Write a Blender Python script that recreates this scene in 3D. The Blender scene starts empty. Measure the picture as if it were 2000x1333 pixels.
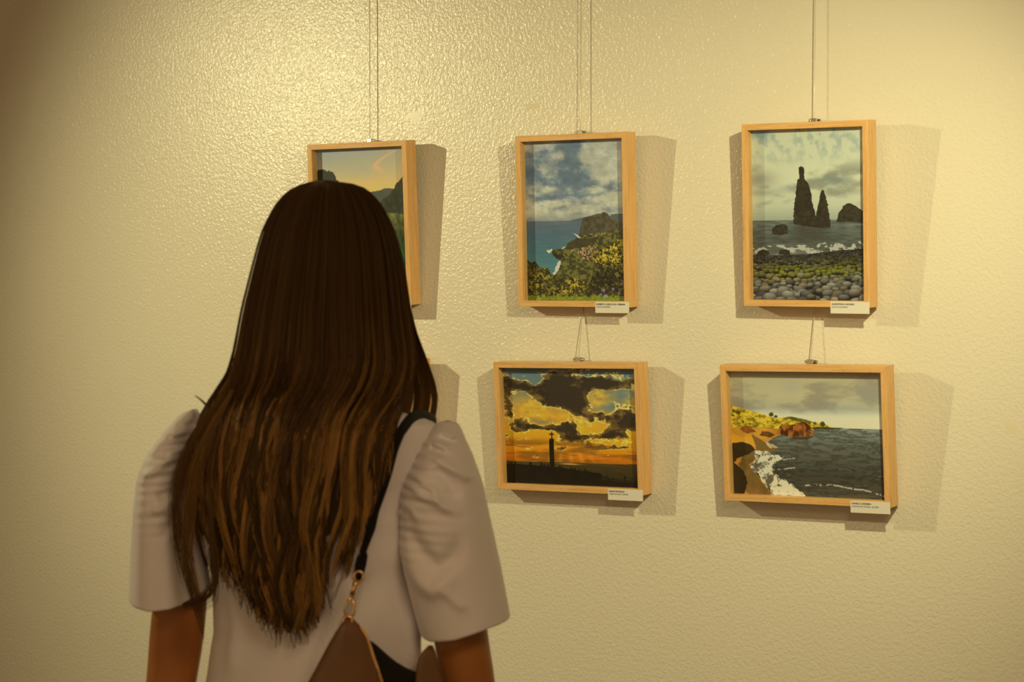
import bpy, bmesh, math, random
import numpy as np
from mathutils import Vector, Matrix

random.seed(7)
RNG = np.random.default_rng(7)
SC = bpy.context.scene
COL = SC.collection

# ------------------------------------------------------------------ camera
# picture wall = plane y = 0, floor = z 0, camera 3.5 m from the wall, turned 32.5 degrees to the left
CAM_Z = 1.50
cam_data = bpy.data.cameras.new('camera')
cam = bpy.data.objects.new('camera', cam_data)
COL.objects.link(cam)
right = Vector((0.843047, 0.537835, 0.002287))
fwd = Vector((-0.537788, 0.843017, -0.010309))
up = Vector((-0.007473, 0.007460, 0.999944))
cam.matrix_world = Matrix(((right.x, up.x, -fwd.x, 0.0), (right.y, up.y, -fwd.y, -3.514432),
                           (right.z, up.z, -fwd.z, CAM_Z), (0, 0, 0, 1)))
cam_data.sensor_width = 36.0
cam_data.lens = 36.0 * 4238.85 / 2000.0
cam_data.clip_start = 0.05
cam_data.dof.use_dof = True
cam_data.dof.focus_distance = 4.05
cam_data.dof.aperture_fstop = 8.5
SC.camera = cam

# ------------------------------------------------------------------ light
SC.view_settings.view_transform = 'Standard'
SC.view_settings.look = 'None'
SC.view_settings.gamma = 1.0
SC.view_settings.use_curve_mapping = False
SC.view_settings.exposure = 0.0
SC.cycles.use_denoising = True
SC.cycles.max_bounces = 8
SC.cycles.sample_clamp_indirect = 6.0

world = bpy.data.worlds.new('gallery_air')
SC.world = world
world.use_nodes = True
bg = world.node_tree.nodes['Background']
bg.inputs['Color'].default_value = (1.0, 0.63, 0.30, 1)
bg.inputs['Strength'].default_value = 0.62

def spot(name, loc, aim, watts, size_deg, blend, color, radius):
    d = bpy.data.lights.new(name, 'SPOT')
    d.energy = watts; d.spot_size = math.radians(size_deg); d.spot_blend = blend
    d.color = color; d.shadow_soft_size = radius
    o = bpy.data.objects.new(name, d)
    COL.objects.link(o)
    o.location = loc
    o.rotation_euler = (Vector(aim) - Vector(loc)).to_track_quat('-Z', 'Y').to_euler()
    return o

LAMP = (1.0, 0.89, 0.47)
spot('spotlight', (-3.7613, -1.379, CAM_Z + 0.7034), (-1.50, 0, CAM_Z - 0.605), 83, 110, 1.0, LAMP, 0.012)
spot('spotlight', (-0.7745, -1.085, CAM_Z + 0.6211), (-1.76, 0, CAM_Z - 0.07), 67, 70, 1.0, LAMP, 0.012)

# another lamp of the gallery, on the ceiling behind the photographer
d = bpy.data.lights.new('ceiling_lamp', 'AREA'); d.shape = 'DISK'; d.size = 0.9; d.energy = 21; d.color = (1.0, 0.68, 0.36)
o = bpy.data.objects.new('ceiling_lamp', d); COL.objects.link(o)
o.location = (0.25, -3.0, 2.72)
o.rotation_euler = (Vector((-1.7, -1.3, 1.2)) - o.location).to_track_quat('-Z', 'Y').to_euler()

# measurements of the visitor, in metres
HAIR_ROWS = [(1.6741,-0.0042,0.0022,-0.0031),(1.6731,-0.0131,0.0137,0.0087),(1.6706,-0.0234,0.0361,0.0316),(1.6661,-0.0342,0.0514,0.0473),(1.6616,-0.0425,0.0591,0.0551),(1.652,-0.0534,0.0693,0.0656),(1.6424,-0.0611,0.0777,0.0741),(1.6265,-0.07,0.0866,0.0832),(1.6105,-0.0777,0.0936,0.0904),(1.5945,-0.0828,0.0987,0.0956),(1.5785,-0.0873,0.1026,0.0995),(1.5465,-0.0956,0.1083,0.1054),(1.5146,-0.1039,0.1128,0.11),(1.4826,-0.1103,0.1173,0.1178),(1.4506,-0.1154,0.1211,0.1303),(1.4315,-0.1218,0.1198,0.1374),(1.4187,-0.1282,0.1173,0.1414),(1.4059,-0.1416,0.1147,0.144),(1.3963,-0.1499,0.1103,0.1446),(1.3867,-0.1531,0.1058,0.1433),(1.3682,-0.1576,0.0994,0.1394),(1.34,-0.1634,0.0949,0.1355),(1.2972,-0.1678,0.0885,0.1342),(1.2544,-0.1621,0.0815,0.1342),(1.1834,-0.1487,0.0661,0.1342),(1.099,-0.1276,0.0514,0.1342)]
HAIR_TIPS = [(0,1.2753),(0.06,1.2411),(0.12,1.1977),(0.2,1.1779),(0.3,1.153),(0.4,1.1257),(0.5,1.1146),(0.6,1.1171),(0.7,1.1388),(0.78,1.1636),(0.83,1.1977),(0.87,1.2349),(0.91,1.266),(0.96,1.297),(1,1.3218)]
TORSO_ROWS = [(1.4,-0.0442,0.045,0.05),(1.3923,-0.0553,0.0661,0.058),(1.3839,-0.1259,0.0898,0.065),(1.3781,-0.1618,0.1198,0.07),(1.3723,-0.1677,0.1397,0.076),(1.3666,-0.173,0.1486,0.08),(1.3537,-0.1782,0.1461,0.086),(1.3298,-0.1801,0.1365,0.093),(1.3021,-0.1795,0.125,0.098),(1.2867,-0.1769,0.1179,0.1),(1.2384,-0.1677,0.1103,0.102),(1.1991,-0.1573,0.1103,0.1),(1.1811,-0.1494,0.1109,0.099),(1.1572,-0.1449,0.116,0.097),(1.1283,-0.1436,0.1205,0.096),(1.0961,-0.1422,0.1218,0.096),(1.0426,-0.1507,0.1288,0.104),(0.9994,-0.1599,0.139,0.116),(0.9479,-0.1717,0.1518,0.132),(0.89,-0.1782,0.1608,0.142)]
SLEEVE_RIGHT = [(1.373,0.1563,0.1639),(1.3717,0.1499,0.1696),(1.3691,0.1448,0.1747),(1.3634,0.141,0.1778),(1.3495,0.1328,0.1836),(1.3323,0.1245,0.1912),(1.3114,0.1131,0.1988),(1.2898,0.1049,0.2058),(1.2606,0.1011,0.2115),(1.2225,0.1023,0.2197),(1.1857,0.108,0.2273),(1.1591,0.115,0.2318),(1.1369,0.1214,0.2356),(1.1197,0.1271,0.2381)]
SLEEVE_LEFT = [(1.3827,-0.17,-0.1648),(1.3814,-0.174,-0.1628),(1.3788,-0.1805,-0.1615),(1.3735,-0.1878,-0.1628),(1.3551,-0.2036,-0.1694),(1.3386,-0.2154,-0.1746),(1.3208,-0.2273,-0.1766),(1.3064,-0.2332,-0.1773),(1.2939,-0.2372,-0.1766),(1.2557,-0.2418,-0.1707),(1.2254,-0.2444,-0.1641),(1.1925,-0.247,-0.1562),(1.1662,-0.2483,-0.1509),(1.1431,-0.2497,-0.147)]
ARM_LEFT = [(-0.178,0.045,1.3304,0.036),(-0.1806,0.045,1.2513,0.036),(-0.1846,0.045,1.1722,0.036),(-0.1872,0.045,1.1313,0.0375),(-0.1919,0.045,1.0858,0.0375),(-0.1942,0.043,1.061,0.036),(-0.198,0.038,1.0283,0.034),(-0.2012,0.025,0.9781,0.034),(-0.2037,0.0,0.892,0.027),(-0.2063,-0.0,0.8401,0.022)]
ARM_RIGHT = [(0.1496,-0.05,1.3298,0.034),(0.1561,-0.055,1.2602,0.034),(0.1663,-0.057,1.1841,0.035),(0.1765,-0.058,1.108,0.037),(0.1822,-0.056,1.076,0.0355),(0.1885,-0.053,1.0481,0.034),(0.1934,-0.04,0.9903,0.034),(0.1916,-0.015,0.8953,0.027),(0.1895,-0.005,0.8413,0.022)]
STRAP = [(0.1408,1.369,0.0065,0.02),(0.1358,1.3758,0.0065,-0.01),(0.1265,1.3795,0.0071,-0.045),(0.1153,1.3764,0.0084,-0.078),(0.1048,1.3628,0.0084,0),(0.0961,1.3404,0.0084,0),(0.0886,1.3094,0.0078,0),(0.0806,1.2846,0.0071,0),(0.0738,1.266,0.0071,0),(0.0688,1.2442,0.0084,0),(0.0626,1.2256,0.0058,0),(0.0595,1.2163,0.0052,0),(0.0589,1.2114,0.0097,0),(0.0564,1.199,0.011,0),(0.0545,1.1878,0.0084,0),(0.0545,1.1791,0.0045,0)]
BAG_LEFT = [(1.1435,0.0438,0.0505),(1.1368,0.0382,0.0566),(1.1245,0.0297,0.0677),(1.1092,0.0211,0.0726),(1.0846,0.0082,0.0799),(1.0644,-0.0029,0.0861),(1.0233,-0.0145,0.0941),(0.9742,-0.0114,0.099),(0.9435,0.007,0.1002),(0.9313,0.0315,0.0959)]
BAG_MIDDLE = [(1.115,0.0619,0.0681),(1.1081,0.0619,0.0769),(1.0994,0.0619,0.0856),(1.0882,0.0619,0.0968),(1.0782,0.0619,0.1092),(1.0701,0.0619,0.1248),(1.0533,0.0619,0.1373),(1.016,0.0632,0.1466),(0.9661,0.0632,0.1466),(0.935,0.0632,0.1404),(0.9238,0.0657,0.1342)]
BAG_RIGHT = [(1.1013,0.1391,0.1441),(1.0969,0.1329,0.1466),(1.0876,0.1279,0.1491),(1.072,0.1242,0.1535),(1.0577,0.123,0.1578),(1.016,0.123,0.1591),(0.9661,0.1192,0.1603),(0.935,0.1155,0.1578),(0.9256,0.1186,0.1466)]
CLASP = [(0.0579,1.1901),(0.0542,1.1834),(0.0505,1.1705),(0.0413,1.1509),(0.0456,1.1417),(0.0523,1.1472),(0.0499,1.1693)]
ZIP = [(0.0615,1.1325),(0.0677,1.1214),(0.0726,1.1061),(0.0763,1.0938),(0.0806,1.0816),(0.0861,1.0632)]
BACK_FOLDS = [[(0.0525,1.1892),(0.0275,1.1298),(-0.0063,1.0516)],[(0.1188,1.1954),(0.12,1.1392),(0.115,1.0579)],[(-0.1101,1.1704),(-0.1026,1.1141),(-0.1101,1.0516)],[(0.09,1.2579),(0.0963,1.2267),(0.0931,1.1892)]]
FOLDS_RIGHT = [(0.0085,0.006,[(0.1445,1.3336),(0.1668,1.3181),(0.1935,1.3051)]),(0.0068,0.005,[(0.1197,1.31),(0.1445,1.2951),(0.1563,1.2753)]),(0.0085,0.006,[(0.1135,1.3007),(0.1333,1.2858),(0.1513,1.2784),(0.1718,1.266)]),(0.0102,0.01,[(0.1054,1.2349),(0.1097,1.2101),(0.1178,1.1915),(0.1296,1.1785),(0.1439,1.1698),(0.1656,1.1853)]),(-0.0102,0.01,[(0.1097,1.2567),(0.1197,1.2337),(0.1346,1.2132),(0.1513,1.199),(0.1687,1.2101),(0.1774,1.2349)]),(-0.0085,0.008,[(0.147,1.3249),(0.1656,1.3032),(0.1749,1.2815)]),(0.0059,0.004,[(0.1519,1.3634),(0.1718,1.3541)]),(-0.0059,0.004,[(0.1507,1.359),(0.1737,1.3479)]),(0.0059,0.004,[(0.1439,1.3497),(0.1656,1.3404)]),(-0.0068,0.005,[(0.1395,1.3441),(0.1569,1.3367)]),(-0.0051,0.004,[(0.1159,1.3044),(0.1296,1.297)]),(0.0051,0.004,[(0.1066,1.2753),(0.1234,1.2647)]),(-0.0051,0.004,[(0.106,1.266),(0.1209,1.2536)]),(0.0051,0.006,[(0.1569,1.1729),(0.1842,1.1481)])]
FOLDS_LEFT = [(0.0085,0.006,[(-0.1694,1.3401),(-0.1803,1.3298),(-0.1931,1.3183),(-0.2072,1.308),(-0.2213,1.299)]),(-0.0085,0.007,[(-0.1706,1.3465),(-0.1899,1.3388),(-0.2059,1.3273)]),(-0.0068,0.005,[(-0.1694,1.3189),(-0.1867,1.317)]),(-0.0068,0.005,[(-0.1681,1.3061),(-0.1835,1.2997)]),(0.0068,0.005,[(-0.1681,1.3106),(-0.1803,1.308)]),(-0.0085,0.007,[(-0.1681,1.2932),(-0.1835,1.2836),(-0.2014,1.274)]),(0.0068,0.006,[(-0.1668,1.2823),(-0.1867,1.2676),(-0.2091,1.258)]),(-0.0068,0.007,[(-0.1642,1.2676),(-0.1803,1.2515),(-0.1963,1.2259)]),(0.0051,0.004,[(-0.1694,1.3542),(-0.1867,1.3529)])]

# ------------------------------------------------------------------ helpers
def link(o, parent=None):
    COL.objects.link(o)
    if parent is not None:
        o.parent = parent
    return o

def mesh_obj(name, verts, faces, mat=None, parent=None, smooth=False):
    me = bpy.data.meshes.new(name)
    me.from_pydata([tuple(v) for v in verts], [], faces)
    me.validate()
    if smooth:
        me.polygons.foreach_set('use_smooth', [True] * len(me.polygons))
    if mat: me.materials.append(mat)
    return link(bpy.data.objects.new(name, me), parent)

def bm_obj(name, bm, mat=None, parent=None, smooth=False):
    me = bpy.data.meshes.new(name)
    bmesh.ops.recalc_face_normals(bm, faces=bm.faces)
    bm.to_mesh(me); bm.free()
    if smooth:
        me.polygons.foreach_set('use_smooth', [True] * len(me.polygons))
    if mat: me.materials.append(mat)
    return link(bpy.data.objects.new(name, me), parent)

def bm_box(bm, lo, hi, bevel=0.0):
    r = bmesh.ops.create_cube(bm, size=1.0)
    vs = r['verts']
    lo, hi = Vector(lo), Vector(hi)
    for v in vs:
        v.co = Vector([(lo[i] + hi[i]) / 2 + v.co[i] * (hi[i] - lo[i]) for i in range(3)])
    if bevel:
        es = list({e for v in vs for e in v.link_edges})
        bmesh.ops.bevel(bm, geom=es, offset=bevel, segments=2, affect='EDGES', profile=0.5)

def bm_tube(bm, pts, radii, seg=10, closed=False, flat=None):
    """tube through pts; flat = (other half width) gives an oval section"""
    pts = [Vector(p) for p in pts]
    n = len(pts)
    if not hasattr(radii, '__len__'): radii = [radii] * n
    rings = []
    prev = None
    for i, p in enumerate(pts):
        if closed: t = pts[(i + 1) % n] - pts[i - 1]
        else: t = pts[min(i + 1, n - 1)] - pts[max(i - 1, 0)]
        t.normalize()
        ref = prev if prev is not None else (Vector((0, 1, 0)) if abs(t.y) < 0.9 else Vector((1, 0, 0)))
        a = (ref - t * ref.dot(t)).normalized(); prev = a
        b = t.cross(a)
        ra = radii[i] if flat is None else flat[i] if hasattr(flat, '__len__') else flat
        rings.append([bm.verts.new(p + a * (ra * math.cos(2 * math.pi * k / seg)) + b * (radii[i] * math.sin(2 * math.pi * k / seg))) for k in range(seg)])
    m = n if closed else n - 1
    for i in range(m):
        r0, r1 = rings[i], rings[(i + 1) % n]
        for k in range(seg):
            bm.faces.new((r0[k], r0[(k + 1) % seg], r1[(k + 1) % seg], r1[k]))
    if not closed:
        bm.faces.new(rings[0]); bm.faces.new(list(reversed(rings[-1])))

def tag(o, label, cat, group=None):
    o['label'] = label; o['category'] = cat
    if group: o['group'] = group
    return o

def empty(name, loc=(0, 0, 0), rot=(0, 0, 0)):
    o = bpy.data.objects.new(name, None)
    o.empty_display_size = 0.05
    o.location = loc; o.rotation_euler = rot
    return link(o)

class Mat:
    def __init__(self, name, color=(.8, .8, .8), rough=.5, spec=.5, metal=0.0):
        self.m = bpy.data.materials.new(name); self.m.use_nodes = True
        self.t = self.m.node_tree; self.n = self.t.nodes
        self.p = self.n['Principled BSDF']
        self.p.inputs['Base Color'].default_value = (*color, 1)
        self.p.inputs['Roughness'].default_value = rough
        self.p.inputs['Specular IOR Level'].default_value = spec
        self.p.inputs['Metallic'].default_value = metal
    def node(self, kind, **kw):
        nd = self.n.new(kind)
        for k, v in kw.items():
            if k.startswith('_'): setattr(nd, k[1:], v)
            else: nd.inputs[k.replace('__', ' ')].default_value = v
        return nd
    def link(self, a, b): self.t.links.new(a, b)
    def coords(self, scale=(1, 1, 1), kind='Object'):
        tc = self.node('ShaderNodeTexCoord'); mp = self.node('ShaderNodeMapping')
        mp.inputs['Scale'].default_value = scale
        self.link(tc.outputs[kind], mp.inputs['Vector'])
        return mp.outputs['Vector']
    def ramp(self, fac, stops):
        r = self.node('ShaderNodeValToRGB')
        el = r.color_ramp.elements
        while len(el) < len(stops): el.new(0.5)
        for e, (p, c) in zip(el, stops): e.position = p; e.color = (*c, 1)
        self.link(fac, r.inputs['Fac']); return r.outputs['Color']
    def bump(self, height, strength, dist, normal=None):
        b = self.node('ShaderNodeBump', Strength=strength, Distance=dist)
        self.link(height, b.inputs['Height'])
        if normal is not None: self.link(normal, b.inputs['Normal'])
        self.link(b.outputs['Normal'], self.p.inputs['Normal'])
        return b.outputs['Normal']

# ------------------------------------------------------------------ materials
def wall_material():
    m = Mat('glossy_orange_peel_paint', (.80, .76, .655), .27, .52)
    co = m.coords((1, 1, 1))
    # orange peel: round blobs of roller paint about 8 mm apart, smaller grain between
    nz = m.node('ShaderNodeTexNoise', Scale=150.0, Detail=2.0, Roughness=.5, Distortion=.4)
    m.link(co, nz.inputs['Vector'])
    nz2 = m.node('ShaderNodeTexNoise', Scale=330.0, Detail=2.0, Roughness=.5)
    m.link(co, nz2.inputs['Vector'])
    mx = m.node('ShaderNodeMath', _operation='MULTIPLY_ADD'); mx.inputs[1].default_value = .35
    m.link(nz2.outputs['Fac'], mx.inputs[0]); m.link(nz.outputs['Fac'], mx.inputs[2])
    # flat spots where tape or filler smoothed the paint: (x, z, half width, half height, tilt)
    sx = m.node('ShaderNodeSeparateXYZ'); m.link(co, sx.inputs[0])
    wob = m.node('ShaderNodeTexNoise', Scale=60.0, Detail=2.0); m.link(co, wob.inputs['Vector'])
    keep = None; stain = None
    for (x, z, hw, hh, tilt, flat, st) in PATCHES:
        dx = m.node('ShaderNodeMath', _operation='SUBTRACT'); dx.inputs[1].default_value = x; m.link(sx.outputs['X'], dx.inputs[0])
        dz = m.node('ShaderNodeMath', _operation='SUBTRACT'); dz.inputs[1].default_value = z; m.link(sx.outputs['Z'], dz.inputs[0])
        tz = m.node('ShaderNodeMath', _operation='MULTIPLY_ADD'); tz.inputs[1].default_value = -tilt
        m.link(dx.outputs[0], tz.inputs[0]); m.link(dz.outputs[0], tz.inputs[2])
        ax = m.node('ShaderNodeMath', _operation='ABSOLUTE'); m.link(dx.outputs[0], ax.inputs[0])
        az = m.node('ShaderNodeMath', _operation='ABSOLUTE'); m.link(tz.outputs[0], az.inputs[0])
        qx = m.node('ShaderNodeMath', _operation='DIVIDE'); qx.inputs[1].default_value = hw; m.link(ax.outputs[0], qx.inputs[0])
        qz = m.node('ShaderNodeMath', _operation='DIVIDE'); qz.inputs[1].default_value = hh; m.link(az.outputs[0], qz.inputs[0])
        mxx = m.node('ShaderNodeMath', _operation='MAXIMUM'); m.link(qx.outputs[0], mxx.inputs[0]); m.link(qz.outputs[0], mxx.inputs[1])
        ad = m.node('ShaderNodeMath', _operation='MULTIPLY_ADD'); ad.inputs[1].default_value = 1.2
        m.link(wob.outputs['Fac'], ad.inputs[0]); m.link(mxx.outputs[0], ad.inputs[2])
        mr = m.node('ShaderNodeMapRange'); mr.inputs['From Min'].default_value = 1.35; mr.inputs['From Max'].default_value = 1.6
        m.link(ad.outputs[0], mr.inputs['Value'])
        if flat:
            if keep is None: keep = mr.outputs[0]
            else:
                k = m.node('ShaderNodeMath', _operation='MULTIPLY'); m.link(keep, k.inputs[0]); m.link(mr.outputs[0], k.inputs[1]); keep = k.outputs[0]
        if st:
            if stain is None: stain = mr.outputs[0]
            else:
                k = m.node('ShaderNodeMath', _operation='MULTIPLY'); m.link(stain, k.inputs[0]); m.link(mr.outputs[0], k.inputs[1]); stain = k.outputs[0]
    ctr = m.node('ShaderNodeMath', _operation='SUBTRACT'); ctr.inputs[1].default_value = .675; m.link(mx.outputs[0], ctr.inputs[0])
    hh = m.node('ShaderNodeMath', _operation='MULTIPLY'); m.link(ctr.outputs[0], hh.inputs[0]); m.link(keep, hh.inputs[1])
    m.bump(hh.outputs[0], 1.0, .00125)
    # faint uneven cream tone and the filler marks
    big = m.node('ShaderNodeTexNoise', Scale=2.2, Detail=4.0); m.link(co, big.inputs['Vector'])
    base = m.ramp(big.outputs['Fac'], [(.3, (.79, .75, .64)), (.7, (.82, .78, .67))])
    mixs = m.node('ShaderNodeMix', _data_type='RGBA'); m.link(stain, mixs.inputs['Factor'])
    mixs.inputs['A'].default_value = (.80, .735, .56, 1); m.link(base, mixs.inputs['B'])
    m.link(mixs.outputs['Result'], m.p.inputs['Base Color'])
    return m.m

# wall spots: x, z (metres on the wall), half width, half height, tilt, smooths relief, stains
PATCHES = [(-2.476, CAM_Z + .4015, .0235, .0075, .17, 1, 0), (-2.466, CAM_Z + .396, .011, .012, 0, 1, 0), (-2.1968, CAM_Z + .4052, .018, .006, .15, 1, 1),
           (-3.5272, CAM_Z - .6789, .005, .005, 0, 1, 0), (-3.4751, CAM_Z - .6783, .004, .004, 0, 1, 0), (-1.2494, CAM_Z - .1827, .010, .012, 0, 1, 1)]

def wood_material():
    m = Mat('oiled_beech', (.8, .49, .18), .42, .4)
    co = m.coords((14, 260, 260))
    oi = m.node('ShaderNodeObjectInfo')
    add = m.node('ShaderNodeVectorMath', _operation='ADD'); m.link(co, add.inputs[0]); 
    mul = m.node('ShaderNodeMath', _operation='MULTIPLY'); mul.inputs[1].default_value = 97.0; m.link(oi.outputs['Random'], mul.inputs[0])
    m.link(mul.outputs[0], add.inputs[1])
    nz = m.node('ShaderNodeTexNoise', Scale=1.0, Detail=3.0, Roughness=.6); m.link(add.outputs[0], nz.inputs['Vector'])
    c2 = m.coords((95, 900, 900)); fl = m.node('ShaderNodeTexNoise', Scale=1.0, Detail=1.0); m.link(c2, fl.inputs['Vector'])
    base = m.ramp(nz.outputs['Fac'], [(.25, (.66, .36, .13)), (.5, (.79, .47, .185)), (.75, (.87, .55, .24))])
    fle = m.ramp(fl.outputs['Fac'], [(.66, (1, 1, 1)), (.74, (.62, .5, .42))])
    mx = m.node('ShaderNodeMix', _data_type='RGBA', _blend_type='MULTIPLY'); mx.inputs['Factor'].default_value = .8
    m.link(base, mx.inputs['A']); m.link(fle, mx.inputs['B'])
    m.link(mx.outputs['Result'], m.p.inputs['Base Color'])
    m.bump(nz.outputs['Fac'], .15, .0006)
    return m.m

def glass_material():
    m = Mat('picture_glass'); m.n.remove(m.p)
    out = m.n['Material Output']
    tr = m.node('ShaderNodeBsdfTransparent'); tr.inputs['Color'].default_value = (.97, .985, .97, 1)
    gl = m.node('ShaderNodeBsdfGlossy', Roughness=.02)
    fr = m.node('ShaderNodeFresnel', IOR=1.35)
    mx = m.node('ShaderNodeMixShader')
    ge = m.node('ShaderNodeNewGeometry'); fc = m.node('ShaderNodeMath', _operation='SUBTRACT'); fc.inputs[0].default_value = 1.0
    m.link(ge.outputs['Backfacing'], fc.inputs[1])
    ff = m.node('ShaderNodeMath', _operation='MULTIPLY'); m.link(fr.outputs[0], ff.inputs[0]); m.link(fc.outputs[0], ff.inputs[1])
    m.link(ff.outputs[0], mx.inputs[0]); m.link(tr.outputs[0], mx.inputs[1]); m.link(gl.outputs[0], mx.inputs[2])
    m.link(mx.outputs[0], out.inputs['Surface'])
    return m.m

def attr_material(name, attr, rough, spec, sheen=0.0):
    m = Mat(name, (.5, .5, .5), rough, spec)
    a = m.node('ShaderNodeAttribute', _attribute_name=attr)
    m.link(a.outputs['Color'], m.p.inputs['Base Color'])
    if sheen: m.p.inputs['Sheen Weight'].default_value = sheen
    return m

def cloth_material(name, color, scale=900, rough=.8, strength=.12, sheen=.2):
    m = Mat(name, color, rough, .25)
    co = m.coords((scale, scale, scale))
    nz = m.node('ShaderNodeTexNoise', Scale=1.0, Detail=2.0); m.link(co, nz.inputs['Vector'])
    m.bump(nz.outputs['Fac'], strength, .0006)
    m.p.inputs['Sheen Weight'].default_value = sheen
    return m.m

M_WALL = wall_material()
M_WOOD = wood_material()
M_GLASS = glass_material()
M_PRINT = attr_material('photo_paper', 'print_colour', .45, .3).m
M_CARD = Mat('white_card', (.82, .80, .74), .75, .2).m
M_INK = Mat('black_ink', (.03, .03, .03), .7, .2).m
M_GREY_INK = Mat('grey_ink', (.12, .12, .12), .7, .2).m
M_BOARD = cloth_material('brown_backing_board', (.30, .20, .11), 300, .8, .2, 0)
M_STEEL = Mat('nickel_hook', (.62, .58, .52), .28, .5, 1.0).m
M_NYLON = Mat('clear_nylon_cable', (.80, .76, .64), .15, .6).m
M_NYLON.node_tree.nodes['Principled BSDF'].inputs['Transmission Weight'].default_value = .35
M_BLOUSE = cloth_material('white_cotton', (.87, .85, .90), 1100, .75, .10, .25)
M_TROUSER = cloth_material('black_trouser_cloth', (.018, .016, .015), 700, .85, .2, .3)
M_STRAP = cloth_material('black_strap_webbing', (.006, .0045, .003), 1200, .75, .5, 0)
M_BAGDARK = cloth_material('black_bag_lining', (.010, .008, .007), 500, .8, .2, .1)
M_GOLD = Mat('gold_metal', (.86, .55, .22), .25, .5, 1.0).m
M_SHOE = Mat('black_shoe_leather', (.02, .018, .016), .4, .5).m
_e = Mat('eye', (.75, .73, .70), .2, .5)
_s = _e.node('ShaderNodeSeparateXYZ'); _e.link(_e.coords(), _s.inputs[0]); _mr = _e.node('ShaderNodeMapRange'); _mr.inputs['From Min'].default_value = .0100; _mr.inputs['From Max'].default_value = .0104
_e.link(_s.outputs['Y'], _mr.inputs['Value']); _e.link(_e.ramp(_mr.outputs[0], [(.4, (.75, .73, .70)), (.6, (.05, .028, .015))]), _e.p.inputs['Base Color'])
M_EYE = _e.m

def leather_material():
    m = Mat('brown_leather', (.17, .085, .035), .5, .4)
    co = m.coords((240, 240, 240)); v = m.node('ShaderNodeTexVoronoi', Scale=1.0); m.link(co, v.inputs['Vector'])
    m.bump(v.outputs['Distance'], .35, .0006)
    c2 = m.coords((9, 9, 9)); nz = m.node('ShaderNodeTexNoise', Scale=1.0, Detail=3); m.link(c2, nz.inputs['Vector'])
    m.link(m.ramp(nz.outputs['Fac'], [(.3, (.13, .062, .024)), (.7, (.21, .105, .045))]), m.p.inputs['Base Color'])
    return m.m
M_LEATHER = leather_material()

def skin_material():
    m = Mat('tanned_skin', (.44, .20, .095), .5, .35)
    m.p.inputs['Subsurface Weight'].default_value = .15
    m.p.inputs['Subsurface Radius'].default_value = (.010, .004, .002)
    co = m.coords((14, 14, 14)); nz = m.node('ShaderNodeTexNoise', Scale=1.0, Detail=5); m.link(co, nz.inputs['Vector'])
    m.link(m.ramp(nz.outputs['Fac'], [(.3, (.37, .138, .032)), (.7, (.46, .182, .046))]), m.p.inputs['Base Color'])
    return m.m
M_SKIN = skin_material()

def plaster_material(name, color):
    m = Mat(name, color, .7, .3); co = m.coords((6, 6, 6)); nz = m.node('ShaderNodeTexNoise', Scale=1.0, Detail=4); m.link(co, nz.inputs['Vector'])
    m.bump(nz.outputs['Fac'], .1, .002); return m.m
M_CEIL = plaster_material('ceiling_paint', (.55, .52, .46))
M_FLOOR = plaster_material('dark_floor', (.20, .16, .12))
M_SIDE = plaster_material('side_wall_paint', (.72, .68, .58))

# ------------------------------------------------------------------ the room
bm = bmesh.new(); bm_box(bm, (-6.5, 0, 0), (2.5, .15, 2.8)); w = bm_obj('wall_back', bm, M_WALL); w['kind'] = 'structure'
bm = bmesh.new(); bm_box(bm, (-6.65, -7, -.1), (2.65, .15, 0)); w = bm_obj('floor', bm, M_FLOOR); w['kind'] = 'structure'
bm = bmesh.new(); bm_box(bm, (-6.65, -7, 2.8), (2.65, .15, 2.9)); w = bm_obj('ceiling', bm, M_CEIL); w['kind'] = 'structure'
bm = bmesh.new(); bm_box(bm, (-6.65, -7, 0), (-6.5, .15, 2.8)); w = bm_obj('wall_left', bm, M_SIDE); w['kind'] = 'structure'
bm = bmesh.new(); bm_box(bm, (2.5, -7, 0), (2.65, .15, 2.8)); w = bm_obj('wall_right', bm, M_SIDE); w['kind'] = 'structure'
bm = bmesh.new(); bm_box(bm, (-6.5, -.015, 0), (2.5, 0, .09), .003); w = bm_obj('baseboard_back', bm, M_SIDE); w['kind'] = 'structure'

# ------------------------------------------------------------------ the framed photographs (flat print, painted point by point)
def lin(c):
    c = np.asarray(c, float) / 255.0
    return np.where(c <= .04045, c / 12.92, ((c + .055) / 1.055) ** 2.4)

def vnoise(U, V, fx, fy, seed):
    r = np.random.default_rng(seed); n = 64
    g = r.random((n, n)); x = U * fx; y = V * fy
    xi = np.floor(x).astype(int); yi = np.floor(y).astype(int)
    fx_ = x - xi; fy_ = y - yi; fx_ = fx_ * fx_ * (3 - 2 * fx_); fy_ = fy_ * fy_ * (3 - 2 * fy_)
    a = g[yi % n, xi % n]; b = g[yi % n, (xi + 1) % n]; c = g[(yi + 1) % n, xi % n]; d = g[(yi + 1) % n, (xi + 1) % n]
    return (a * (1 - fx_) + b * fx_) * (1 - fy_) + (c * (1 - fx_) + d * fx_) * fy_

def fbm(U, V, fx, fy, octaves, seed, gain=.5):
    s = 0; t = 0; a = 1.0
    for o in range(octaves):
        s = s + a * vnoise(U + .37 * o, V + .71 * o, fx * 2 ** o, fy * 2 ** o, seed + o); t += a; a *= gain
    return s / t

def sm(x, a, b):
    t = np.clip((x - a) / (b - a), 0, 1); return t * t * (3 - 2 * t)

def mixc(a, b, f):
    a = np.asarray(a, float); b = np.asarray(b, float); f = np.asarray(f)[..., None]
    return a * (1 - f) + b * f

def grad(t, stops):
    xs = [s[0] for s in stops]
    return np.stack([np.interp(t, xs, [s[1][k] for s in stops]) for k in range(3)], -1)

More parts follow.
